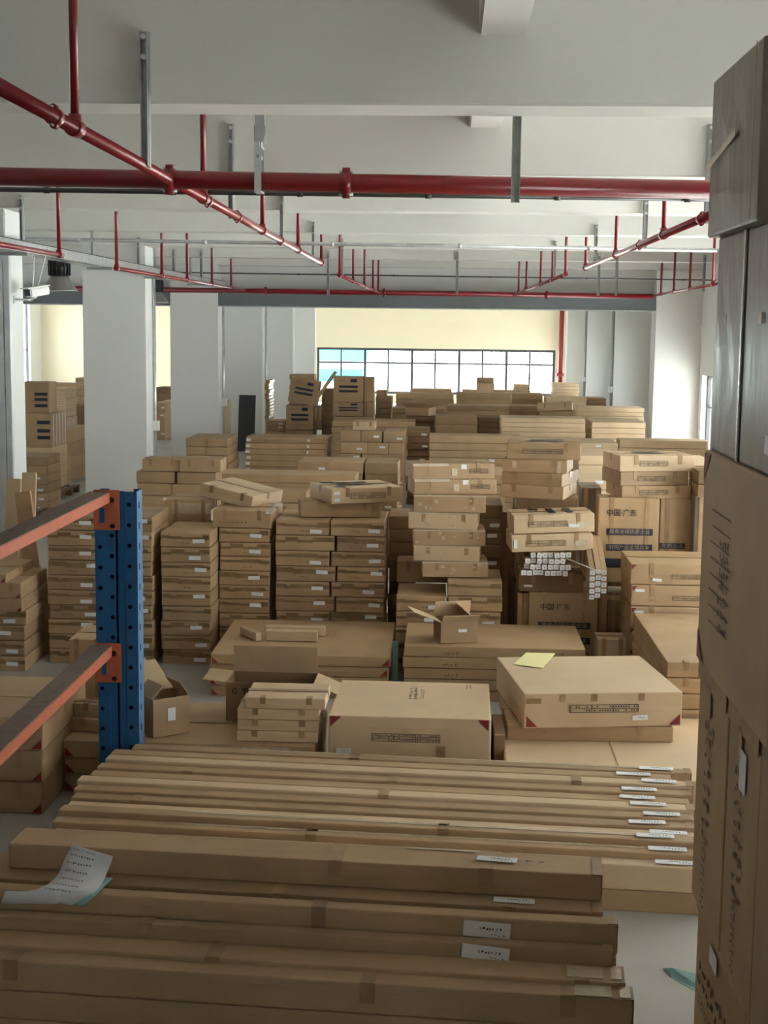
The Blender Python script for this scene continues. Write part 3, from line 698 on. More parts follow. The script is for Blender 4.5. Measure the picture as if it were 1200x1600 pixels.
# open cartons
def open_carton(cx_, cy_, z, w, d, h, rz, flaps, label, m='card', group=None, fm=None):
    """flaps: {side: (length, angle from vertical outwards in degrees)}; sides front back left right"""
    o = bpy.data.objects.new('open_carton', None); COL.objects.link(o); o.location = (cx_, cy_, z); o.rotation_euler = (0, 0, rz); tag(o, label, 'carton', group)
    t = .005; b = MB()
    b.box(-w / 2, w / 2, -d / 2, d / 2, 0, t); b.box(-w / 2, w / 2, -d / 2, -d / 2 + t, t, h); b.box(-w / 2, w / 2, d / 2 - t, d / 2, t, h)
    b.box(-w / 2, -w / 2 + t, -d / 2 + t, d / 2 - t, t, h); b.box(w / 2 - t, w / 2, -d / 2 + t, d / 2 - t, t, h)
    bod = b.build('carton_body', m, o); D[bod.name] = (w, d, h)
    for s_, (L, ang) in flaps.items():
        a = math.radians(ang); f = MB()
        W_ = w if s_ in ('front', 'back') else d
        f.box(-W_ / 2 + .004, W_ / 2 - .004, -t / 2, t / 2, 0, L)
        fo = f.build('flap', fm or 'inside', o)
        Rz = {'front': 0, 'back': math.pi, 'left': -math.pi / 2, 'right': math.pi / 2}[s_]
        off = {'front': (0, -d / 2, h), 'back': (0, d / 2, h), 'left': (-w / 2, 0, h), 'right': (w / 2, 0, h)}[s_]
        fo.location = off; fo.rotation_euler = (a, 0, Rz)
    return o, bod
# angle a: rotation about local x: positive tips the flap towards local -y (outwards for 'front')
Yb = 9.3; xl, xr = X_(353, Yb, 1090), X_(490, Yb, 1090)
o, bod = open_carton((xl + xr) / 2, Yb + .17, zC1, xr - xl, .32, Z_(400, 1068, Yb) - zC1, math.radians(-1), {'back': (.19, -8), 'left': (.16, 84), 'right': (.20, 112)}, 'large open brown carton with raised back flap and dark lettering', m='card_dark')
text(bod, 'G', .05, 'front', .06, D[bod.name][2] - .06); text(bod, 'TV', .06, 'front', .145, D[bod.name][2] - .062)
Yb = 8.85; p = at(243, 1134, Yb)
o, bod = open_carton(p.x + .02, p.y + .17, zC1, .26, .22, .25, math.radians(38), {'front': (.0001, 0), 'back': (.30, 62), 'right': (.11, -35), 'left': (.11, -40)}, 'small open carton with white square label right of the blue post')
sheet(bod, 'shipping_label', 'label', 'front', .13, .14, .055, .085)
# greyish carton behind the post
one(104, 160, 9.85, 0, 172, .5, 'upright plain carton half hidden behind the blue post')

# ---- middle front: big carton, tilted carton with yellow paper, flat carton
Yb = 8.78; zc = Z_(640, 1187, Yb); zbig = Z_(640, 1121, Yb)
one(518, 768, Yb + .01, 0, zc / Yb * F - 1, .85, 'large carton under the pale boxed carton with the printed table', ref=1180)
xl, xr = X_(515, Yb, 1120), X_(769, Yb, 1120)
o = carton((xl + xr) / 2, Yb + .46, zc, xr - xl, .92, zbig - zc, label='large pale carton with black block print on top, in front centre', m='card_pale', rz=math.radians(-1.0), soft=.008, tape=False)
sheet(o, 'tape_tab', 'tape', 'front', .72, .05, .05, .09)
w_, d_, h_ = D[o.name]
table_print(o, 'front', w_ * .48, h_ * .52, w_ * .42, .05, 3); red_corner(o, 'front', w_ - .012, h_ - .004, -1, -1, .07); red_corner(o, 'front', .012, h_ - .004, 1, -1, .07)
shipping_label(o, 'front', .10, .05, .095, .03, 0, True)
marks(o, 'top', w_ * .50, d_ * .62, .30, .07, 2, 7, 'ink', ang=math.radians(90), seed=3); marks(o, 'top', w_ * .56, d_ * .6, .25, .03, 2, 14, 'ink_soft', ang=math.radians(90), seed=2)
marks(o, 'top', w_ * .86, d_ * .85, .12, .05, 2, 6, 'ink_soft', ang=math.radians(90), seed=6)
# flat wide carton at right
z4 = Z_(790, 1207, 8.5)
xl = X_(790, 8.75, 1190)
o = carton(xl + 1.25, 8.42 + .71, 0, 2.5, 1.42, z4, label='very wide flat pale carton lying right behind the long cartons', m='card_pale', tape=False)
red_corner(o, 'top', .01, 1.41, 1, -1, .07); marks(o, 'top', 1.36, .36, .14, .07, 3, 4, 'ink', seed=8)
MB().box(-.004, .004, -.7, .7, 0, .002).build('seam', 'tape', o, loc=(-.55, 0, z4 + .001))
one(772, 789, 9.0, 0, Z_(780, 1148, 9.0) / 9.0 * F, .5, 'narrow dark filler added to darken the gap between two large pale cartons', ref=1150, m='card_dark', tape=False)  # dark strip added so no bright floor shows in the gap
# carton under the tilted one
xl, xr = X_(792, 9.22, 1150), X_(1052, 9.22, 1150)
o = carton((xl + xr) / 2 - .01, 9.22 + .42, z4, xr - xl, .85, .10, rz=math.radians(1.5), label='flat carton squeezed beneath the tilted carton with yellow paper')
# tilted carton
a13 = math.radians(8); Yf = 9.12
pl = at(818, 1144, Yf); w_ = 1.06; d_ = 1.05; hh = .232
cx0 = pl.x + math.cos(a13) * w_ / 2 - math.sin(a13) * d_ / 2; cy0 = pl.y + math.sin(a13) * w_ / 2 + math.cos(a13) * d_ / 2
o = carton(cx0, cy0, z4 + .103, w_, d_, hh, rz=a13, ry=math.radians(0), label='big skewed carton with a yellow paper on top', m='card_pale', soft=.010, tape=False)
table_print(o, 'front', w_ * .50, hh * .56, .46, .05, 2, 'ink'); shipping_label(o, 'front', w_ * .73, hh * .28, .105, .034, .03, True)
red_corner(o, 'front', .015, .01, 1, 1, .075); red_corner(o, 'front', w_ - .012, .01, -1, 1, .075)
for uu in (.24, .44, .74): sheet(o, 'tape_tab', 'tape', 'front', w_ * uu, hh * .88, .035, .05)
sheet(o, 'tape_tab', 'tape', 'front', .06, hh * .8, .10, .035)
zt_ = z4 + .103 + hh + .004
pts = [atz(802, 1038, zt_), atz(848, 1044, zt_), atz(868, 1021, zt_), atz(822, 1020, zt_)]
yp = MB().poly(pts, thick=.002).build('paper_sheet', 'yellow'); tag(yp, 'pale yellow sheet of paper on the skewed carton', 'paper')

# ---- D row
def drow(px0, px1, ytop, Y, hpx, d, phrase, kind):
    return stack(phrase, px0, px1, ytop, Y, hpx, d, kind=kind, detail=0, colname=[''])
out, a, b, zD1, h, k = drow(327, 610, 1023, 11.25, 16.2, 1.38, 'low wide stack before the central stacks', 'wide')
for o in out: red_corner(o, 'front', D[o.name][0] - .01, .01, -1, 1, .06); red_corner(o, 'front', .01, .01, 1, 1, .05)
for i, (x0, x1, yb, Yp, hh, lab) in enumerate(((415, 508, 1008, 12.0, .075, 'thin short board lying at the back of the low wide stack'), (416, 496, 1018, 11.78, .085, 'thin short board lying in front of another on the low stack'))):
    carton((X_(x0, Yp, yb) + X_(x1, Yp, yb)) / 2, Yp, zD1, X_(x1, Yp, yb) - X_(x0, Yp, yb), .09, hh, label=lab, group='short boards on the low stack', name='slim_carton', tape=False, m='card_pale')
carton(X_(390, 11.8, 1000), 11.85, zD1, .30, .05, .07, rz=math.radians(-55), label='small wedge of board turned aside on the low wide stack', name='slim_carton', tape=False, m='card_pale')
out, a, b, zD2, h, k = drow(630, 916, 1011, 11.25, 19.5, .92, 'low stack under the small open carton', 'wide')
for o in out: marks(o, 'front', .38, D[o.name][2] * .4, .12, .04, 1, 4, 'ink_soft', seed=2); marks(o, 'front', 1.15, D[o.name][2] * .6, .28, .03, 1, 10, 'ink_soft', seed=5)
MB_ = MB().box(-.03, .03, -.01, .01, 0, .3).build('plastic_sheet', 'teal', loc=(X_(618, 11.4, 1000), 11.4, 0)); tag(MB_, 'strip of blue green film in the gap between two low stacks', 'plastic sheet')
MB_.scale = (.8, 1, 1.5)
Yb = 11.3; p = at(700, 1010, Yb)
o, bod = open_carton(p.x + .06, 11.5, zD2, .31, .26, .175, math.radians(14), {'front': (.10, 50), 'back': (.13, -14), 'left': (.24, 68), 'right': (.17, -50)}, 'small open carton on the low stack, flaps spread', fm='card_pale', m='card')
sheet(bod, 'shipping_label', 'label', 'front', .18, .10, .07, .025)
# far right stack with deep top beside the tall stack
out, a, b, zz, h, k = stack('deep stack right of the skewed carton', 1040, 1180, 1035, 9.9, 26, 1.75, kind='deep', detail=0, colname=[''])
for o in out[:2]: tape_on(o, 9)
o = one(934, 980, 11.86, 0, 75, .3, 'plain carton low between printed carton and deep stack', ref=995, m='card_pale')

# ================================================================== E row of stacks
stack('stack behind the blue post', 72, 238, 806, 12.25, 23.5, .75, cols=2, detail=2, brick=.06, labels='front')
outE2, a2, b2, zE2, h, k = stack('stack right of the blue post', 250, 330, 832, 12.3, 23.3, .72, detail=2)
outE2r, a3, b3, zE2r, h, k = stack('taller stack right of the blue post', 342, 423, 825, 12.7, 23.3, .72, detail=2)
outE3, a4, b4, zE3, h, k = stack('central stack under two loose cartons', 430, 603, 813, 12.7, 23.5, .75, cols=2, detail=2, brick=.10)
outE3[-1]
# on the taller stack: one more carton, shifted, with shiny wrapped corner, then a tipped one
o = carton(X_(380, 12.7, 810), 13.02, zE2r + .001, .54, .64, .155, rz=math.radians(-3), label='carton with shiny torn film corner atop the taller stack', m='card')
marks(o, 'front', .2, .05, .26, .03, 1, 8, 'ink_soft'); MB().box(.215, .272, -.328, .325, .125, .158, bevel=.01).build('torn_film', 'film', o)
MB().box(-.28, -.262, -.332, -.1, .06, .158, bevel=.005).build('torn_film', 'film', o)
zz = zE2r + .158
o = carton(X_(372, 13.2, 780), 13.38, zz + .025, .56, .62, .12, rz=math.radians(-20), ry=math.radians(10), label='tipped carton lying skew on top of the taller stack', m='card_pale')
o = carton(X_(300, 13.3, 800), 13.4, 0, .44, .5, Z_(302, 783, 13.05), label='carton column behind the stack, glossy tape patch on its front')
o2 = MB().box(-.16, .20, -.254, -.250, -.13, -.03).build('clear_tape', 'tape_clear', o, loc=(0, 0, D[o.name][2]))
# loose ones on the central stack
o = carton(X_(527, 12.9, 790), 13.12, zE3, .74, .42, .135, rz=math.radians(9), label='loose carton beneath the banded one on the central stack', m='card')
sheet(o, 'tape_tab', 'tape', 'front', .68, .07, .07, .09); MB().box(.345, .374, -.2, .2, .04, .14).build('torn_film', 'tape_clear', o)
o = carton(X_(553, 12.9, 770), 13.2, zE3 + .136, .70, .62, .14, rz=math.radians(24), label='turned carton with grey bands on top, crowning the central stack', m='card_pale')
w_, d_, h_ = D[o.name]
for k_, v in enumerate((.25, .41)): sheet(o, 'printed_band', 'ink_blue', 'top', w_ * .44, v, .34, .06)
sheet(o, 'printed_band', 'ink_blue', 'top', .12, .12, .10, .05); sheet(o, 'printed_band', 'ink_blue', 'top', .12, .50, .12, .05)
table_print(o, 'front', w_ * .5, h_ * .5, .34, .05, 2); 
for v in (.035, .10): sheet(o, 'shipping_label', 'label', 'front', .05, v, .06, .03)
# stack with irregular small boxes
outE4, a5, b5, zE4, h, k = stack('stack beneath the leaning small boxes', 617, 697, 931, 12.2, 24, .65, detail=2)
outE4r, a6, b6, zE4r, h, k = stack('stack beside that, right of it', 698, 786, 907, 12.2, 26, .65, detail=2)
o = one(620, 702, 12.84, zE4 + .001, 34, .33, 'dull carton set back on the left stack under the small boxes', ref=900)
z = zE4r
sm = [(658, 762, 24.5, 3), (648, 752, 24, -3), (644, 757, 25, 2), (640, 748, 26, -4), (645, 757, 27, 1)]
# the pile stands on the right hand stack and the set-back carton
for i, (xa, xb, hp, rz_d) in enumerate(sm):
    o = one(xa, xb, 12.32 + .02 * i, z + .002, hp, .45, 'pale taped small carton, %s of five in the crooked pile' % ['lowest', 'second lowest', 'middle', 'second from top', 'topmost'][i], ref=850, rz=math.radians(rz_d), group='small cartons in the crooked pile', m='card_pale' if i % 2 else 'card')
    w_, d_, h_ = D[o.name]
    q = MB(); r = random.Random(i)
    for _ in range(7): xx = r.uniform(-w_ / 2, w_ / 2 - .05); zq = r.uniform(.02, h_ - .03); q.box(xx, xx + r.uniform(.01, .035), -d_ / 2 - .006, -d_ / 2 - .003, zq, zq + r.uniform(.008, .03))
    q.box(-w_ / 2, w_ / 2, -d_ / 2 - .005, -d_ / 2, h_ - .01, h_ + .003); q.build('torn_film', 'tape_clear', o)
    z += h_ + .002
zz = z
w1 = .50
for i in range(2):
    o = carton(X_([702, 706][1 - i], 12.55, 760), 12.62 + .04, zz + i * .137, .74, .34, .135, rz=math.radians([11, 13][i]), label=['lower', 'upper'][i] + ' of two taped cartons crowning the crooked pile', m='card', group='taped cartons crowning the crooked pile')
    w_, d_, h_ = D[o.name]
    MB().box(-w_ / 2, -.05, -d_ / 2 - .006, -d_ / 2, h_ - .02, h_ + .003).box(-.02, .03, -d_ / 2 - .006, -d_ / 2, .03, h_ * .7).build('torn_film', 'tape_clear', o)
    table_print(o, 'front', w_ * .80, h_ * .52, .17, .035, 2); sheet(o, 'shipping_label', 'label', 'front', w_ * .62, h_ * .8, .05, .04)
# dark columns behind the crooked pile
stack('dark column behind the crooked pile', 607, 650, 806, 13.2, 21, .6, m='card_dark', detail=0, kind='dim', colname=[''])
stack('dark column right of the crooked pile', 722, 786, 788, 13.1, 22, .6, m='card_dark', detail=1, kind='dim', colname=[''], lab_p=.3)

one(779, 812, 13.7, 0, Z_(795, 800, 13.7) / 13.7 * F, .5, 'tall dark carton added to shade the gap right of the crooked pile', ref=880, m='card_dark', tape=False)  # added filler, its dark card puts shade into the gap
one(400, 440, 13.6, 0, Z_(425, 800, 13.6) / 13.6 * F, .5, 'tall dark carton added to shade the gap left of the central stack', ref=880, m='card_dark', tape=False)  # likewise added, keeps this gap dark against the lit floor
# E5: column with four big flat cartons
Yb = 12.9
base = one(800, 905, Yb, 0, Z_(850, 775, Yb) / Yb * F * .5, .7, 'tall plain carton at the foot of the four turned cartons', ref=880, m='card_dark')
zz = D[base.name][2]
o = one(806, 903, Yb, zz + .001, (Z_(850, 776, Yb) - zz) / Yb * F - 1, .7, 'plain carton right under the four turned cartons', ref=800)
zz = Z_(850, 776, Yb)
for i, (xc, hp, rzd) in enumerate(((844, 20.5, 17), (846, 19.5, 20), (842, 21, 11), (851, 25.5, 5))):
    hgt = hp / F * 12.7
    o = carton(X_(xc, 12.9, 730), 13.0, zz + .001, [.58, .56, .58, .66][i], [.56, .56, .5, .5][i], hgt, rz=math.radians(-rzd if i < 99 else rzd), label='brown carton, %s of four turned ones stacked high' % ['lowest', 'second lowest', 'third lowest', 'topmost'][i], group='turned cartons stacked high')
    zz += hgt + .001
    if i == 3:
        table_print(o, 'front', .32, hgt * .5, .36, .04, 2)
        for v in (.2, .33): sheet(o, 'printed_band', 'ink_blue', 'top', .35, v, .30, .05)
    if i == 2: MB().box(-.2, -.16, -.256, -.25, .04, .1).box(.2, .235, -.256, -.25, .0, .11).build('torn_film', 'tape_clear', o)
# wrapped tall carton behind
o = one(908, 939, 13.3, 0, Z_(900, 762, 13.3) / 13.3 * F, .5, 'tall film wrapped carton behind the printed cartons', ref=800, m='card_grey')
# lower big printed cartons
def printed_front(o, s=1.0, u0=.1, full=True):
    w_, d_, h_ = D[o.name]; bw = w_ * .76; bh = h_ * .078
    text(o, '中国·广东', h_ * .085, 'front', w_ * .38, h_ * .82, 'ink')
    for v, t in ((.60, '服务全球优质企业'), (.415, '好的产品全球共享')):
        p = sheet(o, 'printed_band', 'ink_blue', 'front', w_ * .52, h_ * v, bw, bh)
        p['label'] = 'dark printed band with pale characters'
        text(o, t, bh * .78, 'front', w_ * .52, h_ * v, 'ink_pale', sx=(bw * .88) / (bh * .78 * 8))
    sheet(o, 'printed_band', 'ink_blue', 'front', w_ * .26, h_ * .23, w_ * .28, h_ * .11); marks(o, 'front', w_ * .26, h_ * .23, w_ * .25, h_ * .09, 2, 4, 'ink_pale', seed=4)
    q = MB().box(-.03, .03, -.001, .001, -.035, .035).box(-.018, .018, -.002, .0005, -.022, .022).build('printed_logo', 'ink', o)
    q.location = (w_ * .18, -d_ / 2 - .004, h_ * .25); marks(o, 'front', w_ * .80, h_ * .25, w_ * .2, h_ * .07, 2, 4, 'ink', seed=3)
Yb = 12.23
big = one(826, 934, Yb, 0, Z_(880, 926, Yb) / Yb * F, .6, 'large carton with printed bands standing low under the slat bundle', ref=960)
printed_front(big)
side = one(808, 825, Yb + .05, 0, Z_(816, 926, Yb) / Yb * F - 4, .55, 'narrow plain carton left of the low printed carton', ref=960, m='card_dark')
zz = Z_(880, 926, Yb)
car = one(811, 912, Yb + .02, zz + .001, 30, .62, 'dark carton that carries the bundle of labelled slats', ref=905, m='card_dark')
shipping_label(car, 'front', .08, .05, .075, .02); sheet(car, 'edge_strip', 'tape', 'front', .3, .155, .2, .005)
zsl = zz + 30 / F * (Yb + .02) + .004
# slats
def slat(x, y, z, L, s, rx, label, ang=0, group='white tipped slats in the bundle'):
    o = link('wrapped_slat', None or slat_mesh(L, s), None, (x, y, z), (rx, ang * .2, ang * .08)); tag(o, label, 'slat', group)
    l = link('shipping_label', slat_lab(s), o, (0, -.0015, 0), (0, ang, 0)); return o
sc_ = {}
def slat_mesh(L, s):
    if (L, s) not in sc_: sc_[(L, s)] = MB().box(-s / 2, s / 2, 0, L, -s / 2, s / 2, bevel=.003).mesh('wrapped_slat', 'card')
    return sc_[(L, s)]
def slat_lab(s):
    if ('l', s) not in sc_: sc_[('l', s)] = MB().box(-s * .46, s * .46, -.001, .001, -s * .44, s * .46, 'label').box(-s * .10, s * .10, -.0018, -.001, -s * .1, s * .08, 'ink_soft').mesh('shipping_label', 'label')
    return sc_[('l', s)]
s = .046; Y0 = 12.1
rows_ = [(824, 895, 897, 0), (833, 886, 887, 0), (832, 897, 877, 0), (838, 886, 866, 0)]
rows_ = [(818, 8), (823, 8), (824, 7), (833, 7)]
nsl = 0
RW = ['bottom', 'second', 'third', 'top']
for r_, (xs, cnt) in enumerate(rows_):
    for c_ in range(cnt):
        nsl += 1; xx = X_(xs, Y0, 890) + c_ * (s + .0045) + rnd.uniform(-.002, .002)
        slat(xx, Y0 + rnd.uniform(-.03, .03) + r_ * .01, zsl + s / 2 + r_ * (s + .004), .75, s, 0, 'thin slat with white end label, %s row, %s from left' % (RW[r_], ['first', 'second', 'third', 'fourth', 'fifth', 'sixth', 'seventh', 'eighth'][c_]), ang=rnd.choice((0, 0, .12, -.1, .25)))
# drooping group
RWd = ['top', 'second', 'third', 'fourth', 'bottom']
for r_ in range(5):
    for c_ in range(3):
        if r_ == 4 and c_ == 2: continue
        xx = X_(922, 12.02, 900) + c_ * (s + .004) + (.0 if r_ < 2 else .0)
        slat(xx, 11.84 + c_ * .01 + rnd.uniform(-.01, .01), Z_(925, 895, 11.84) - r_ * (s + .006) + (.012 if c_ == 1 else 0), .62, s, math.radians(19), 'sagging slat with white end, %s row, %s from left' % (RWd[r_], ['first', 'second', 'third'][c_]), group='sagging slats right of the bundle')
sb = one(936, 947, 12.27, 0, Z_(930, 905, 12.27) / 12.27 * F, .3, 'slim dark carton propping up the sagging slats', ref=960, m='card_dark')
b_ = MB().tube(at(884, 872, 12.04), at(935, 893, 11.76), .005, seg=6).build('binding_strap', 'tube'); tag(b_, 'thin white strap across the slat bundle', 'strap')
# two banded cartons leaning on the slats
zz = zsl + 4 * (s + .004) + .002
for i in range(2):
    o = carton(X_([861, 863][i], 12.2, 830), 12.42 + .03 * i, zz + i * .15, .70, .5 - .06 * i, [.143, .16][i], rz=math.radians([3, 5][i]), ry=math.radians(-2.2), label=['lower of two cartons leaning over the slat bundle', 'upper of two cartons over the slats, grey bands on top'][i], m='card_pale', group='cartons over the slat bundle')
    w_, d_, h_ = D[o.name]
    table_print(o, 'front', w_ * .42, h_ * .5, .34, .045, 2)
    if i == 0: sheet(o, 'shipping_label', 'label', 'front', .035, .07, .028, .075)
    else:
        shipping_label(o, 'front', w_ * .74, .06, .085, .03)
        for u in (.50, .72): sheet(o, 'printed_band', 'ink_blue', 'top', w_ * u, d_ * .5, .06, d_ * .62)
        sheet(o, 'printed_band', 'ink_blue', 'top', w_ * .3, d_ * .75, .09, .07); marks(o, 'top', w_ * .28, d_ * .4, .1, .08, 2, 2, 'ink_blue', seed=2)
    MB().box(.2, .3, -d_ / 2 - .006, -d_ / 2 - .002, .03, .09).box(.17, .33, -d_ / 2 - .005, -d_ / 2 - .002, .06, .07).build('torn_film', 'tape_clear', o)

# E6 printed upright cartons
Yb = 12.75
zbase_ = Z_(980, 907, Yb)
und = one(948, 1026, Yb, 0, zbase_ / Yb * F * .55, .3, 'dark printed carton low behind the white tube', ref=960, m='card_dark')
w_, d_, h_ = D[und.name]
for v in (.3, .75): sheet(und, 'printed_band', 'ink_blue', 'front', w_ * .42, h_ * v, w_ * .6, h_ * .16)
und2 = one(940, 1026, Yb, h_ + .001, (zbase_ - h_) / Yb * F - 1, .3, 'dark carton directly under the printed upright carton', ref=930, m='card_dark')
text(und2, '中国', .05, 'front', .28, .12, 'ink')
up = one(934, 1029, Yb - .1, zbase_, (Z_(980, 778, Yb - .1) - zbase_) / (Yb - .1) * F, .26, 'upright carton printed with characters and two dark bands', ref=840)
printed_front(up)
up2h = Z_(1050, 780, Yb + .2)
up2 = one(1031, 1081, Yb + .0, 0, Z_(1050, 779, Yb) / Yb * F, .28, 'second upright printed carton half behind the first', ref=830)
w_, d_, h_ = D[up2.name]
for vv, t in ((.715, '优质企业'), (.585, '全球共享')):
    sheet(up2, 'printed_band', 'ink_blue', 'front', w_ * .40, h_ * vv, w_ * .79, .05); text(up2, t, .04, 'front', w_ * .40, h_ * vv, 'ink_pale', sx=(w_ * .7) / (.04 * 4))
marks(up2, 'front', w_ * .72, h_ * .46, .1, .05, 2, 4, 'ink', seed=3); q = MB().box(-.022, .022, -.001, .001, -.03, .03).build('printed_logo', 'ink', up2, loc=(-w_ * .1, -d_ / 2 - .008, h_ * .46))
tb = MB().tube((X_(949, 12.5, 925), 12.5, Z_(947, 927, 12.3)), (X_(988, 12.5, 925), 12.5, Z_(988, 929, 12.3)), .028, seg=14).build('cardboard_tube', 'tube')
tag(tb, 'short white tube poking out beside the sagging slats', 'tube')
lb = one(949, 990, 12.42, 0, (Z_(960, 936, 12.4) - .01) / 12.42 * F, .2, 'dark low carton below the white tube', ref=960, m='card_dark')
sheet(lb, 'printed_band', 'ink_blue', 'front', .14, .30, .14, .05); sheet(lb, 'printed_band', 'ink_blue', 'front', .14, .2, .14, .05)
zz = Z_(1010, 779, Yb)
for i, (xc, hp, rzd, ww) in enumerate(((1014, 20.5, 10, .64), (1008, 22, 13, .64), (1013, 25, 11, .70))):
    hgt = hp / F * 12.7
    o = carton(X_(xc, 12.95, 740), 12.98, zz + .001, ww, .5, hgt, rz=math.radians(rzd), label='brown carton, %s of three on the upright printed cartons' % ['lowest', 'middle', 'topmost'][i], group='cartons on the upright printed cartons', m='card_pale' if i == 2 else 'card')
    zz += hgt + .001; table_print(o, 'front', ww * .45, hgt * .5, .26, .04, 2)
    if i == 2:
        for v in (.2, .32): sheet(o, 'printed_band', 'ink_blue', 'top', .34, v, .26, .05)
# plain column at far right behind the tall stack
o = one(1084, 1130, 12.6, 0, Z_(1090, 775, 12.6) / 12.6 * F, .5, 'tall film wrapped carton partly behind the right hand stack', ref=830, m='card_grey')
for i in range(2): one(1091, 1150, 12.5, D[o.name][2] + .001 + i * .118, 20, .5, ['lower', 'upper'][i] + ' dark carton peeking out left of the tall right stack', ref=750, m='card_dark', group='dark cartons by the tall right stack')
# stack of deeper cartons
out, a, b, zz, h, k = stack('stack of thick cartons before printed ones', 986, 1140, 881, 11.72, 32, .7, kind='thick', detail=1, labels='x', lab_p=0, colname=[''])
for i, o in enumerate(out):
    shipping_label(o, 'front', [.22, .07, .07, .07][min(i, 3)], [.04, .13, .13, .13][min(i, 3)], .075, .024, [-.1, 0, 0, 0][min(i, 3)])
    marks(o, 'front', .2, .05, .08, .025, 1, 3, 'ink_soft', seed=i); red_corner(o, 'front', .01, D[o.name][2] - .01, 1, -1, .04); tape_on(o)
    table_print(o, 'front', .5, .07, .32, .035, 2)

# ================================================================== F row and farther
def far(phrase, px0, px1, ytop, Y, hpx, d, **k):
    k.setdefault('kind', 'flat'); k.setdefault('detail', 1); k.setdefault('lab_p', .25); k.setdefault('colname', None); k.setdefault('jit', .02); k.setdefault('nvis', 5)
    return stack(phrase, px0, px1, ytop, Y, hpx, d, **k)
_, _, _, zF, hF, _ = far('stack before the second white column', 213, 337, 737, 17.4, 19, .48, cols=2, brick=-.1, lab_p=.3)
one(222, 281, 17.42, zF, 19, .45, 'carton on top, left, before the second white column', ref=720, group='cartons topping the stack before the column')
one(281, 345, 17.38, zF, 20, .45, 'carton on top, right, before the second white column', ref=720, group='cartons topping the stack before the column')
_, _, _, zL, _, _ = far('long stack behind the tipped carton', 338, 480, 768, 17.3, 18, .5, colname=[''], kind='long', lab_p=0)
far('second long stack with pale top edge', 338, 557, 741, 17.9, 14, .6, colname=[''], kind='long', lab_p=.1)
far('square end stack behind turned banded carton', 462, 622, 722, 19.3, 18, .8, cols=3, lab_p=.6)
_, _, _, z_, _, _ = far('small pair of piles by dark board', 289, 357, 685, 22.4, 14, 1.1, cols=2, lab_p=.1)
_, _, _, z_, _, _ = far('long stack with white end labels', 383, 513, 683, 23.2, 9.4, .7, colname=[''], kind='long', lab_p=0)
for o in _ if False else []: pass
outg = [o for o in COL.objects if o.get('label', '').endswith('long stack with white end labels')]
for o in outg[:10]:
    w_, d_, h_ = D[o.name]; sheet(o, 'shipping_label', 'label', 'front', .04, h_ * .5, .07, .04); sheet(o, 'shipping_label', 'label', 'front', w_ * .76, h_ * .5, .03, .04)
_, _, _, z_, _, _ = far('stack left of the middle aisle', 531, 632, 673, 23.0, 17, .8, cols=3, lab_p=.8, brick=.3)
one(551, 586, 23.1, z_, 13, .5, 'small shiny carton alone on the stack left of middle aisle', ref=660, m='card_pale')
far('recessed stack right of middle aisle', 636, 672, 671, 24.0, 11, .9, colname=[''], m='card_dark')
_, _, _, z_, _, _ = far('long stack in the middle of the hall', 670, 814, 681, 22.6, 11.6, .6, colname=[''], kind='long', lab_p=.15)
far('low flat stack before middle long stack', 660, 790, 741, 18.0, 16, 1.1, colname=[''], kind='wide', lab_p=.1)
far('low stack right of the turned cartons', 905, 952, 748, 16.5, 17, 1.0, colname=[''], lab_p=.1, m='card_pale')
far('stack behind the turned cartons at right', 903, 968, 712, 20.5, 14, 1.3, colname=[''], m='card_pale', lab_p=.1)
far('long pale stack behind the turned cartons', 815, 966, 691, 23.3, 12, 1.0, colname=[''], kind='long', lab_p=.1, m='card_pale')
far('long pale stack by the right wall', 968, 1108, 688, 23.8, 12, .5, colname=[''], kind='long', lab_p=.8, m='card_pale')
far('broad stack right of the three upper cartons', 1070, 1125, 726, 17.6, 16, 1.4, colname=[''], m='card_pale', lab_p=.1)
far('stack left of the far long stack', 518, 648, 658, 27.4, 10, .9, colname=[''], kind='long', lab_p=0)
_, _, _, z_, _, _ = far('stack with a crumpled carton on it', 634, 680, 651, 28.4, 10, .9, colname=[''], lab_p=0, m='card_dark')
_, _, _, z_, _, _ = far('stack in the far middle', 681, 746, 650, 27.6, 13, .8, colname=[''], lab_p=0)
far('narrow stack in the far middle', 747, 781, 652, 27.7, 8, .7, colname=[''], lab_p=0, m='card_dark')
_, _, _, z_, _, _ = far('four layered long stack far right', 783, 915, 653, 26.8, 7.2, .8, colname=[''], kind='long', lab_p=0, m='card_pale')
far('long stack before the right column', 924, 1009, 660, 26.8, 8.5, 1.3, colname=[''], kind='long', lab_p=0, m='card_pale')
far('pale long stack behind the right column', 901, 1007, 637, 31.5, 6.5, .8, colname=[''], kind='long', lab_p=0, m='card_pale')
_, _, _, z_, _, _ = far('stack topped by a slumped carton', 843, 900, 643, 30.3, 9, .8, colname=[''], lab_p=0)
carton(X_(871, 30.3, 630), 30.9, z_, .74, .7, .15, rz=math.radians(-6), ry=math.radians(-3), label='slumped carton on top of the far right stack', m='card_pale')
far('far stack left of the slumped carton', 797, 842, 634, 31.0, 8, .8, colname=[''], lab_p=0)
far('long pale topped stack in the far middle', 698, 797, 634, 30.8, 8, .9, colname=[''], kind='long', lab_p=0)
far('far stack below the left window panes', 613, 696, 638, 30.8, 8, .9, colname=[''], kind='long', lab_p=0)
far('farther stack below the window, left', 618, 709, 615, 36.5, 9, .9, colname=[''], kind='long', lab_p=0)
far('farther stack below the window, middle', 713, 799, 614, 36.5, 9, .9, colname=[''], kind='long', lab_p=0)
far('farther stack below the window, right', 800, 848, 615, 37.0, 9, .9, colname=[''], lab_p=0)
far('farther stack near right, pale', 853, 917, 621, 36.0, 6, .9, colname=[''], lab_p=0, m='card_pale')
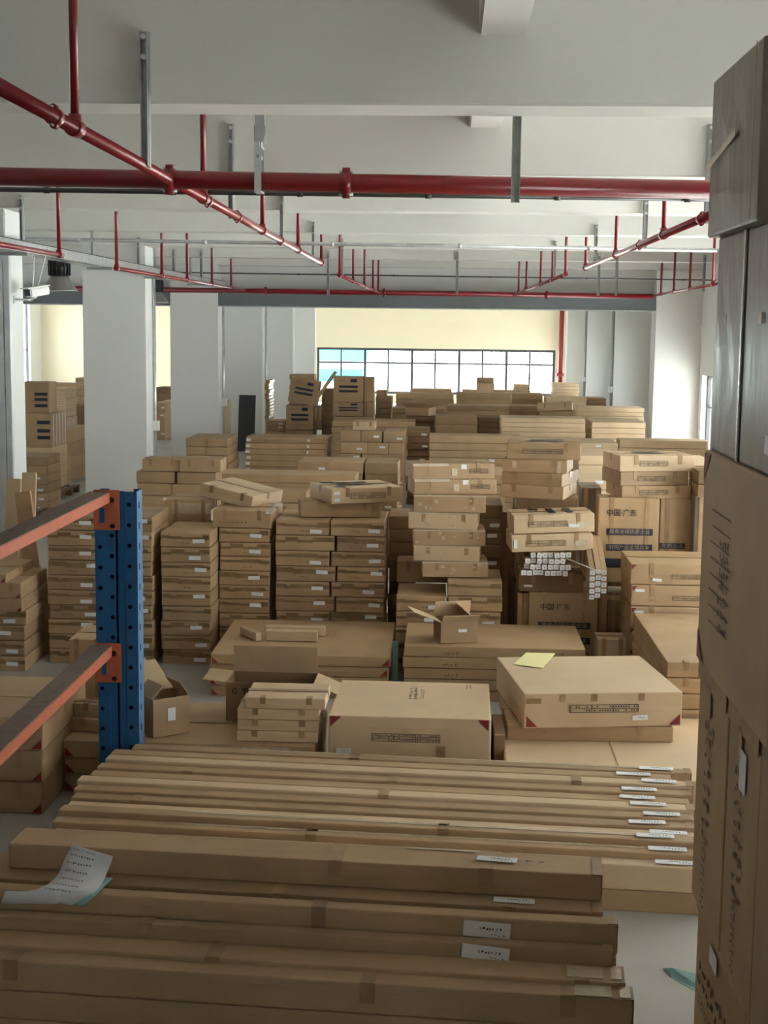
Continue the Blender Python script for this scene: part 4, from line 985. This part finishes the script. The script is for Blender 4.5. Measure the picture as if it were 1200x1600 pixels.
far('farther stack against the right columns', 920, 948, 622, 36.2, 9, .9, colname=[''], lab_p=0)
far('last row stack below the window, left', 640, 706, 608, 45, 8, .9, colname=[''], lab_p=0)
far('last row long stack below the window', 722, 829, 610, 44, 7, .9, colname=[''], kind='long', lab_p=0)
far('last row pale stack at right corner', 864, 905, 599, 45, 5, .9, colname=[''], lab_p=0, m='card_pale')
far('small pale stack before the window', 803, 826, 601, 46, 5, .9, colname=[''], lab_p=0, m='card_pale')
# open and crumpled cartons far away
p = at(656, 652, 27.2)
o, bod = open_carton(X_(657, 28.7, 640), 28.8, Z_(657, 650, 28.5), .5, .4, .16, math.radians(-20), {'front': (.2, 60), 'left': (.25, 100), 'back': (.18, -20), 'right': (.22, 75)}, 'crumpled open carton on a stack left of the far middle')
p = at(752, 628, 35.6)
o, bod = open_carton(X_(760, 35.7, 620), 36.9, Z_(757, 614, 36.9), .45, .5, .25, 0, {'left': (.2, 70), 'back': (.15, -20)}, 'pale open carton on the farther stack under the window', m='card_pale')
# tall printed cartons near the left columns
def tall_far(x0, x1, ytop, ybot, Y, d, label, zs=None, rz=0, ry=0, m='card'):
    A, B = at(x0, ytop, Y), at(x1, ytop, Y); zb_ = Z_(x0, ybot, Y) if zs is None else zs
    o = carton((A.x + B.x) / 2, Y + d / 2, zb_, B.x - A.x, d, A.z - zb_, rz=rz, ry=ry, label=label, m=m, tape=False)
    w_, d_, h_ = D[o.name]
    for v in (.42, .60): sheet(o, 'printed_band', 'ink_blue', 'front', w_ * .5, h_ * v, w_ * .62, h_ * .09)
    sheet(o, 'printed_band', 'ink_blue', 'front', w_ * .68, h_ * .84, w_ * .22, h_ * .12); marks(o, 'front', w_ * .3, h_ * .84, w_ * .24, h_ * .08, 1, 3, 'ink_blue', seed=1); marks(o, 'front', w_ * .72, h_ * .16, w_ * .24, h_ * .06, 1, 4, 'ink_soft', seed=1)
    return o
Yt = 29.4
far('support stack under left banded cartons', 447, 490, 672, Yt, 14, .8, colname=[''], lab_p=0)
o = tall_far(447, 490, 633, 671, Yt, .5, 'upright banded carton, lower left of the far pair')
one(491, 503, Yt, Z_(447, 671, Yt), 36, .5, 'slim upright carton right of the lower banded carton', ref=650, m='card_dark')
zz = o.location.z + D[o.name][2]
tall_far(449, 494, 592, 629, Yt + .02, .45, 'tilted banded carton slumped on another upright one', zs=zz + .03, ry=math.radians(10))
fl = MB().box(-.03, .03, 0, .4, 0, .75).build('flap_board', 'card_pale', loc=(X_(490, Yt, 600), Yt + .1, Z_(490, 628, Yt)), rot=(0, math.radians(35), 0)); tag(fl, 'bent board sticking out right of the tilted banded carton', 'board')
far('column behind the tilted banded carton', 452, 492, 585, 31.2, 8, .5, colname=[''], lab_p=0)
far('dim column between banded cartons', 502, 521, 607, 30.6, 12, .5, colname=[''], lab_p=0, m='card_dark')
far('support stack under right banded cartons', 522, 583, 651, Yt, 14, .7, colname=[''], lab_p=0)
o = tall_far(521, 568, 628, 650, Yt, .5, 'banded carton under another, left of the window')
one(569, 584, Yt, o.location.z, 22, .5, 'slim carton beside the lower right banded carton', ref=640)
o = tall_far(521, 568, 588, 627.6, Yt, .5, 'banded carton on top, left of the window')
one(569, 584, Yt, o.location.z, 39, .5, 'slim carton beside the upper right banded carton', ref=610)
far('white edged pile beside the fifth column', 414, 421, 594, 31.5, 5, .9, colname=[''], lab_p=0)
for o in [o for o in COL.objects if o.get('label', '').endswith('white edged pile beside the fifth column')][:14]:
    sheet(o, 'shipping_label', 'film', 'right', .4, D[o.name][2] / 2, .75, D[o.name][2] * .8)
far('low pile beside the fifth column', 415, 446, 657, 30.0, 8, .6, colname=[''], lab_p=.9)
far('dim stack left of the window foot', 586, 612, 620, 33.5, 9, .8, colname=[''], lab_p=0, m='card_dark')
one(588, 604, 38, 0, Z_(590, 610, 38) / 38 * F, .6, 'lone orange brown carton at the window foot', ref=620)
# charcoal board leaning against the fourth column, roll of carton beside third column
Yd = 33.6
A, B = at(371, 700, Yd), at(397, 700, Yd)
bd = MB().box(0, B.x - A.x, 0, .04, 0, 1.55).build('leaning_board', 'slate', loc=(A.x, Yd, 0), rot=(math.radians(-0), 0, 0)); bd.location.z = .0
bd.scale.z = Z_(371, 616, Yd) / 1.55; bd.rotation_euler = (math.radians(-12), math.radians(0), 0)
tag(bd, 'charcoal board leaning upright against the fourth white column', 'board')
rb = MB().box(0, .16, 0, .5, 0, 1.5, bevel=.02).build('upright_bundle', 'card_pale', loc=(X_(343, 29.0, 650), 29.0, 0)); rb.scale.z = Z_(343, 627, 29) / 1.5
tag(rb, 'narrow upright wrapped bundle beside the third white column', 'bundle')

# ================================================================== left bay behind the columns
def pallet(x, y, label, w=1.1, d=1.0):
    o = bpy.data.objects.new('wooden_pallet', None); COL.objects.link(o); o.location = (x, y, 0); tag(o, label, 'pallet', 'wooden pallets in the left bay')
    b = MB()
    for k in range(6): b.box(-w / 2 + k * (w - .1) / 5, -w / 2 + k * (w - .1) / 5 + .1, -d / 2, d / 2, .11, .13)
    b.build('deck_board', 'wood', o)
    for k in range(3):
        yy = -d / 2 + k * (d - .09) / 2
        MB().box(-w / 2, w / 2, yy, yy + .09, .0, .018).box(-w / 2, w / 2, yy, yy + .09, .092, .11).build('runner', 'wood', o)
        for xx in (-w / 2, -.05, w / 2 - .1): MB().box(xx, xx + .1, yy, yy + .09, .018, .092).build('block', 'wood', o)
Yl = 23.9
XA, XB = X_(30, Yl, 700), X_(74, Yl, 700)
pallet((XA + XB) / 2, Yl + .55, 'wooden pallet under the tall banded cartons behind first column', 1.0, 1.1)
zz = .135
zt2 = Z_(60, 700, Yl)
o = carton((XA + XB) / 2 + .07, Yl + .55, zz, XB - XA - .02, 1.0, zt2 - zz, label='lower film wrapped carton on the pallet behind first column', m='card_pale', tape=False)
for k_ in range(3): MB().box(.0, .003, -.5, .5, -.004, .004).build('seam', 'tape', o, loc=(D[o.name][0] / 2, 0, .18 + k_ * .2))
zz = zt2 + .002; zt3 = Z_(60, 647, Yl)
o = carton((XA + XB) / 2 + .07, Yl + .55, zz, XB - XA - .02, 1.0, zt3 - zz, label='banded carton with pale straps, second on the pallet', tape=False)
w_, d_, h_ = D[o.name]
for k_ in range(5): sheet(o, 'strap', 'label', 'right', .12 + k_ * .19, h_ / 2, .03, h_ * .96)
for v in (.3, .5, .75): sheet(o, 'printed_band', 'ink_blue', 'front', w_ * .72, h_ * v, .22, .06)
zz = zt3 + .002; zt4 = Z_(60, 598, Yl)
o = carton((XA + XB) / 2, Yl + .4, zz, XB - XA, .5, zt4 - zz, label='banded carton topmost on the pallet behind first column', tape=False)
w_, d_, h_ = D[o.name]
for v in (.25, .45, .62): sheet(o, 'printed_band', 'ink_blue', 'front', w_ * .72, h_ * v, .22, .05)
far('small stack low behind first column', 20, 73, 713, 22.3, 14, .8, colname=[''], lab_p=.7, zbase=.0)
pallet(X_(60, 21.2, 790), 21.5, 'empty wooden pallet on the floor near the first column', .9, .6)
far('square stack right of the banded pallet', 86, 111, 671, 26.5, 19, 1.4, colname=[''], lab_p=0)
far('tall long stack in the left bay', 60, 131, 633, 31.5, 14, .8, colname=[''], lab_p=0, kind='long', m='card_dark')
_, _, _, z_, _, _ = far('shelf height stack in left bay', 40, 131, 599, 33.5, 9, .8, colname=[''], lab_p=0, kind='long')
far('loose pile on the left bay', 74, 103, 606, 30.2, 4.2, .9, colname=[''], lab_p=0, m='card_pale', kind='thin')
far('top stack at left by the second column', 117, 131, 590, 38, 8, .8, colname=[''], lab_p=0)
far('stack seen between second and third columns', 242, 258, 629, 36.5, 13.5, 1.6, colname=[''], lab_p=.8)
far('dark stack between the second and third columns', 243, 275, 605, 40, 12, .8, colname=[''], lab_p=0, m='card_dark')
# boards leaning on the first column
for i, (x0, x1, yt, yb, Yb_, lab) in enumerate(((0, 22, 740, 980, 13.9, 'pale flattened carton leaning on the first column, left one'), (24, 46, 732, 985, 14.0, 'pale flattened carton leaning on the first column, right one'))):
    A, B = at(x0, 850, Yb_), at(x1, 850, Yb_); zt_ = Z_(x0, yt, 14.4)
    o = MB().box(0, B.x - A.x, 0, .05, 0, zt_, bevel=.005).build('leaning_board', 'card_pale', loc=(A.x, Yb_, 0), rot=(math.radians(-12 + 1.5), 0, 0)); tag(o, lab, 'board', 'flattened cartons leaning on the first column')
    MB().box(.02, B.x - A.x - .02, -.003, 0, zt_ * .55, zt_ * .56).build('crease', 'tape', o)
A = at(34, 990, 13.1)
o = MB().box(0, .10, 0, .05, 0, 1.5, bevel=.004).build('leaning_board', 'card', loc=(X_(52, 13.0, 990), 13.0, 0), rot=(math.radians(-9), math.radians(-9), 0)); tag(o, 'narrow plank of cardboard leaning on the first white column', 'board')
o.scale = (1.5, 1, .95)
# small stack at the left edge
out, a, b, zz, h, k = stack('stack at left edge behind the orange beams', -60, 40, 952, 11.9, 27, .8, kind='square', detail=2, colname=[''])
for i, (x0, x1, hp, dx) in enumerate(((-50, 34, 22, 0), (-45, 33, 25, .0), (-55, 10, 14, .0))):
    o = one(x0, x1, 11.8, zz, hp, .8, '%s carton on the stack at left edge' % ['dull lower', 'dull upper', 'smallest topmost'][i], ref=930, group='cartons topping the left edge stack'); zz += D[o.name][2] + .001
    red_corner(o, 'front', D[o.name][0] - .01, .005, -1, 1, .04)

# ================================================================== tall stack on the right
YF = 5.6
GR = 'cartons of the tall right hand stack'
def rbox(xf, ytop, ybot, Y0, Y1, wd, label, m='card_dark', soft=.005, zb=None, dx=0):
    """left face at the plane through (xf) at YF; Y0 nearer, Y1 farther"""
    P = at(xf, ytop, YF); Q = at(xf, ybot, YF)
    z0_ = Q.z if zb is None else zb
    return carton(P.x + wd / 2 + dx, (Y0 + Y1) / 2, z0_, wd, Y1 - Y0, P.z - z0_, label=label, group=GR, m=m, soft=soft, tape=False)
R5 = rbox(1092, 1392, 1600, 4.62, YF, .8, 'lowest right hand carton with big black lettering', zb=0, m='card')
R5b = rbox(1092, 1392, 1600, 3.9, 4.60, .8, 'lowest right hand carton nearest the camera, only its edge showing', zb=0, m='card')
R4 = rbox(1095, 1028, 1392, 5.02, YF, .7, 'right hand carton with rotated text, left of the white labelled one', m='card')
R4b = rbox(1095, 1028, 1392, 4.50, 5.01, .7, 'right hand carton with a white label near its top', m='card', dx=.004)
R4c = rbox(1095, 1028, 1392, 3.9, 4.48, .7, 'right hand carton in the fourth layer nearest the camera', m='card')
R3 = rbox(1102, 702, 1028, 4.35, YF, .75, 'large right hand carton with printed lined table and red corners', m='card')
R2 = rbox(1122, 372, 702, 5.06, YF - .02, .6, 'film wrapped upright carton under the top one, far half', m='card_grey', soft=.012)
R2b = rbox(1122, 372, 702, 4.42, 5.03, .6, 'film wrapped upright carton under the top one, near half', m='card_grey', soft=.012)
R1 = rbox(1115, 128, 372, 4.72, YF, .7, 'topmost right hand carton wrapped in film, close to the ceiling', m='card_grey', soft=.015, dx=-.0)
w_, d_, h_ = D[R1.name]
sheet(R1, 'clear_tape', 'tape_clear', 'left', d_ * .32, h_ * .50, d_ * .6, .028, .13, lift=.004)['label'] = 'shiny strip of clear tape'
sheet(R1, 'seam', 'tape', 'left', d_ * .97, h_ * .5, .006, h_ * .96, 0, lift=.006)
for o in (R2, R2b):
    w_, d_, h_ = D[o.name]
    MB().box(-w_ / 2 - .006, -w_ / 2, -d_ / 2 - .005, -d_ / 2 + .02, 0, h_, bevel=.002).build('film_edge', 'film', o)
    sheet(o, 'tape_tab', 'tape', 'left', d_ * .5, h_ * .62, .05, .035, lift=.004)
w_, d_, h_ = D[R2b.name]; l = sheet(R2b, 'shipping_label', 'label', 'left', .52, .1, .13, .06, -.1, lift=.004)
w_, d_, h_ = D[R3.name]
q = MB()
for k_ in range(8): q.box(-.18, .18, -.21 + k_ * .06 - .002, -.21 + k_ * .06 + .002, -.0005, .0005)
q = q.build('printed_table', 'ink_soft', R3); q.matrix_local = face_mtx(w_, d_, h_, 'left') @ Matrix.Translation((.42, h_ * .50, .008))
c_ = marks(R3, 'left', .50, h_ * .45, .18, .36, 7, 4, 'ink_soft', seed=2); c_.matrix_local = face_mtx(w_, d_, h_, 'left') @ Matrix.Translation((.50, h_ * .45, .008))
for v, sv in ((.012, 1), (h_ - .012, -1)):
    red_corner(R3, 'left', .012, v, 1, sv, .12)
for o in (R4, R4b):
    w_, d_, h_ = D[o.name]
    for vv, uu, ww, hh2, n_, rr in ((h_ * .62, d_ * .45, .50, .16, 8, 2), (h_ * .25, d_ * .45, .30, .07, 10, 2)):
        c_ = marks(o, 'left', 0, 0, ww, hh2, rr, n_, 'ink_soft', seed=3); c_.matrix_local = face_mtx(w_, d_, h_, 'left') @ Matrix.Translation((uu, vv - .05, .008)) @ Matrix.Rotation(math.pi / 2, 4, 'Z')
    sheet(o, 'tape_tab', 'tape', 'left', d_ * .5, h_ - .035, d_ * .98, .07, lift=.004); sheet(o, 'tape_tab', 'tape', 'left', d_ * .45, h_ - .10, .05, .14, lift=.004)
w_, d_, h_ = D[R4b.name]; shipping_label(R4b, 'left', d_ * .55, h_ - .19, .10, .14, 0, lift=.004)
w_, d_, h_ = D[R5.name]
for v, s_, a_ in ((.52, '办公家具', .12), ):
    c_ = marks(R5, 'left', 0, 0, .62, .13, 2, 7, 'ink', seed=6); c_.matrix_local = face_mtx(w_, d_, h_, 'left') @ Matrix.Translation((.40, h_ * .62, .008)) @ Matrix.Rotation(0, 4, 'Z')
    c_ = marks(R5, 'left', 0, 0, .62, .05, 2, 16, 'ink_soft', seed=7); c_.matrix_local = face_mtx(w_, d_, h_, 'left') @ Matrix.Translation((.40, h_ * .48, .013))
shipping_label(R5, 'left', .38, h_ - .12, .14, .07, 0, lift=.004)
sheet(R5, 'tape_tab', 'tape', 'left', d_ * .5, h_ - .03, d_ * .98, .06, lift=.004)

# teal film on the floor
pts = [atz(1036, 1513, .002), atz(1050, 1512, .02), atz(1120, 1530, .015), atz(1120, 1560, .002), atz(1088, 1549, .002), atz(1048, 1527, .002)]
fp = MB().poly(pts, thick=.002).build('plastic_sheet', 'teal'); tag(fp, 'torn teal plastic sheet on the floor by the tall right stack', 'plastic sheet')
pts = [atz(x, y, .003) for x, y in ((1058, 1590), (1072, 1585), (1086, 1592), (1080, 1600), (1062, 1598))]

# long sheet of stickers lying over the left end of the front pile: it follows the cartons beneath it
bpy.context.view_layer.update(); DG = bpy.context.evaluated_depsgraph_get()
def drape(x, y, lift):
    d = ray(x, y).normalized(); hit, p, n, *_ = S.ray_cast(DG, Vector((0, 0, EYE)), d)
    return p + Vector((0, -.35, 1)).normalized() * lift
def ribbon(rows, m, name, parent=None, nu=4, lift=.006):
    """rows: (left pixel, right pixel, lift) from one end to the other"""
    pts = []
    for k in range(len(rows) - 1):
        for t in range(3):
            f = t / 3; (a, b, la), (c, d, lc) = rows[k], rows[k + 1]
            row = []
            for q in range(nu + 1):
                g_ = q / nu
                x0_ = a[0] + (b[0] - a[0]) * g_; y0_ = a[1] + (b[1] - a[1]) * g_; x1_ = c[0] + (d[0] - c[0]) * g_; y1_ = c[1] + (d[1] - c[1]) * g_
                row.append(drape(x0_ + (x1_ - x0_) * f, y0_ + (y1_ - y0_) * f, la + (lc - la) * f))
            pts.append(row)
    a, b, la = rows[-1]; pts.append([drape(a[0] + (b[0] - a[0]) * q / nu, a[1] + (b[1] - a[1]) * q / nu, la) for q in range(nu + 1)])
    # the sheet hangs straight: smooth the profile
    for _ in range(3):
        for i_ in range(1, len(pts) - 1):
            for q in range(nu + 1):
                mid = (pts[i_ - 1][q] + pts[i_ + 1][q]) / 2
                if mid.z > pts[i_][q].z: pts[i_][q] = pts[i_][q].lerp(mid, .6)
    b_ = MB(); bm = b_.bm; vs = [[bm.verts.new(p) for p in r] for r in pts]
    for i_ in range(len(vs) - 1):
        for q in range(nu): bm.faces.new((vs[i_][q], vs[i_ + 1][q], vs[i_ + 1][q + 1], vs[i_][q + 1])).smooth = True
    o = b_.build(name, m, parent); mo = o.modifiers.new('t', 'SOLIDIFY'); mo.thickness = .0008
    return o, pts
back, _p = ribbon([((114, 1412), (96, 1400), .004), ((131, 1422), (112, 1405), .006), ((150, 1400), (132, 1393), .008), ((177, 1374), (158, 1372), .008)], 'cyan_paper', 'backing_paper', nu=2)
stick, P1_ = ribbon([((113, 1322), (177, 1341), .010), ((107, 1333), (174, 1350), .008), ((98, 1352), (168, 1366), .012), ((92, 1372), (160, 1386), .014), ((76, 1385), (148, 1398), .013), ((52, 1396), (132, 1408), .014), ((28, 1400), (112, 1419), .014)], 'label', 'sticker_sheet')
back.parent = stick
tag(stick, 'long creased sheet of printed white stickers lying over the left end of the pile', 'sticker sheet')
fold, P2_ = ribbon([((8, 1397), (2, 1417), .018), ((45, 1399), (42, 1418), .022), ((98, 1398), (92, 1420), .026)], 'label', 'folded_end', stick, nu=2)
def band(P, i0, i1, u0, u1, n, seed, m='ink'):
    """a row of little strokes printed on the sheet between rows i0 and i1"""
    r = random.Random(seed); b_ = MB()
    def at_(i, u):
        L = len(P[0]) - 1; k = min(int(u * L), L - 1); f = u * L - k; return P[i][k].lerp(P[i][k + 1], f)
    for k in range(n):
        for _ in range(3):
            ua = u0 + (u1 - u0) * (k + r.uniform(0, .45)) / n; ub = ua + (u1 - u0) / n * r.uniform(.15, .45); v0 = r.uniform(.2, .6); v1 = v0 + r.uniform(.12, .3)
            q = [at_(i0, ua).lerp(at_(i1, ua), v0), at_(i0, ub).lerp(at_(i1, ub), v0), at_(i0, ub).lerp(at_(i1, ub), v1), at_(i0, ua).lerp(at_(i1, ua), v1)]
            b_.bm.faces.new([b_.bm.verts.new(p + Vector((0, -.4, 1)) * .0025) for p in q])
    return b_.build('printing', m, stick)
for k in (1, 3, 5, 7, 9, 11, 13): band(P1_, k, k + 1, .2, .62, 7, k); band(P1_, k, k + 1, .08, .2, 3, k + 50, 'ink_soft')
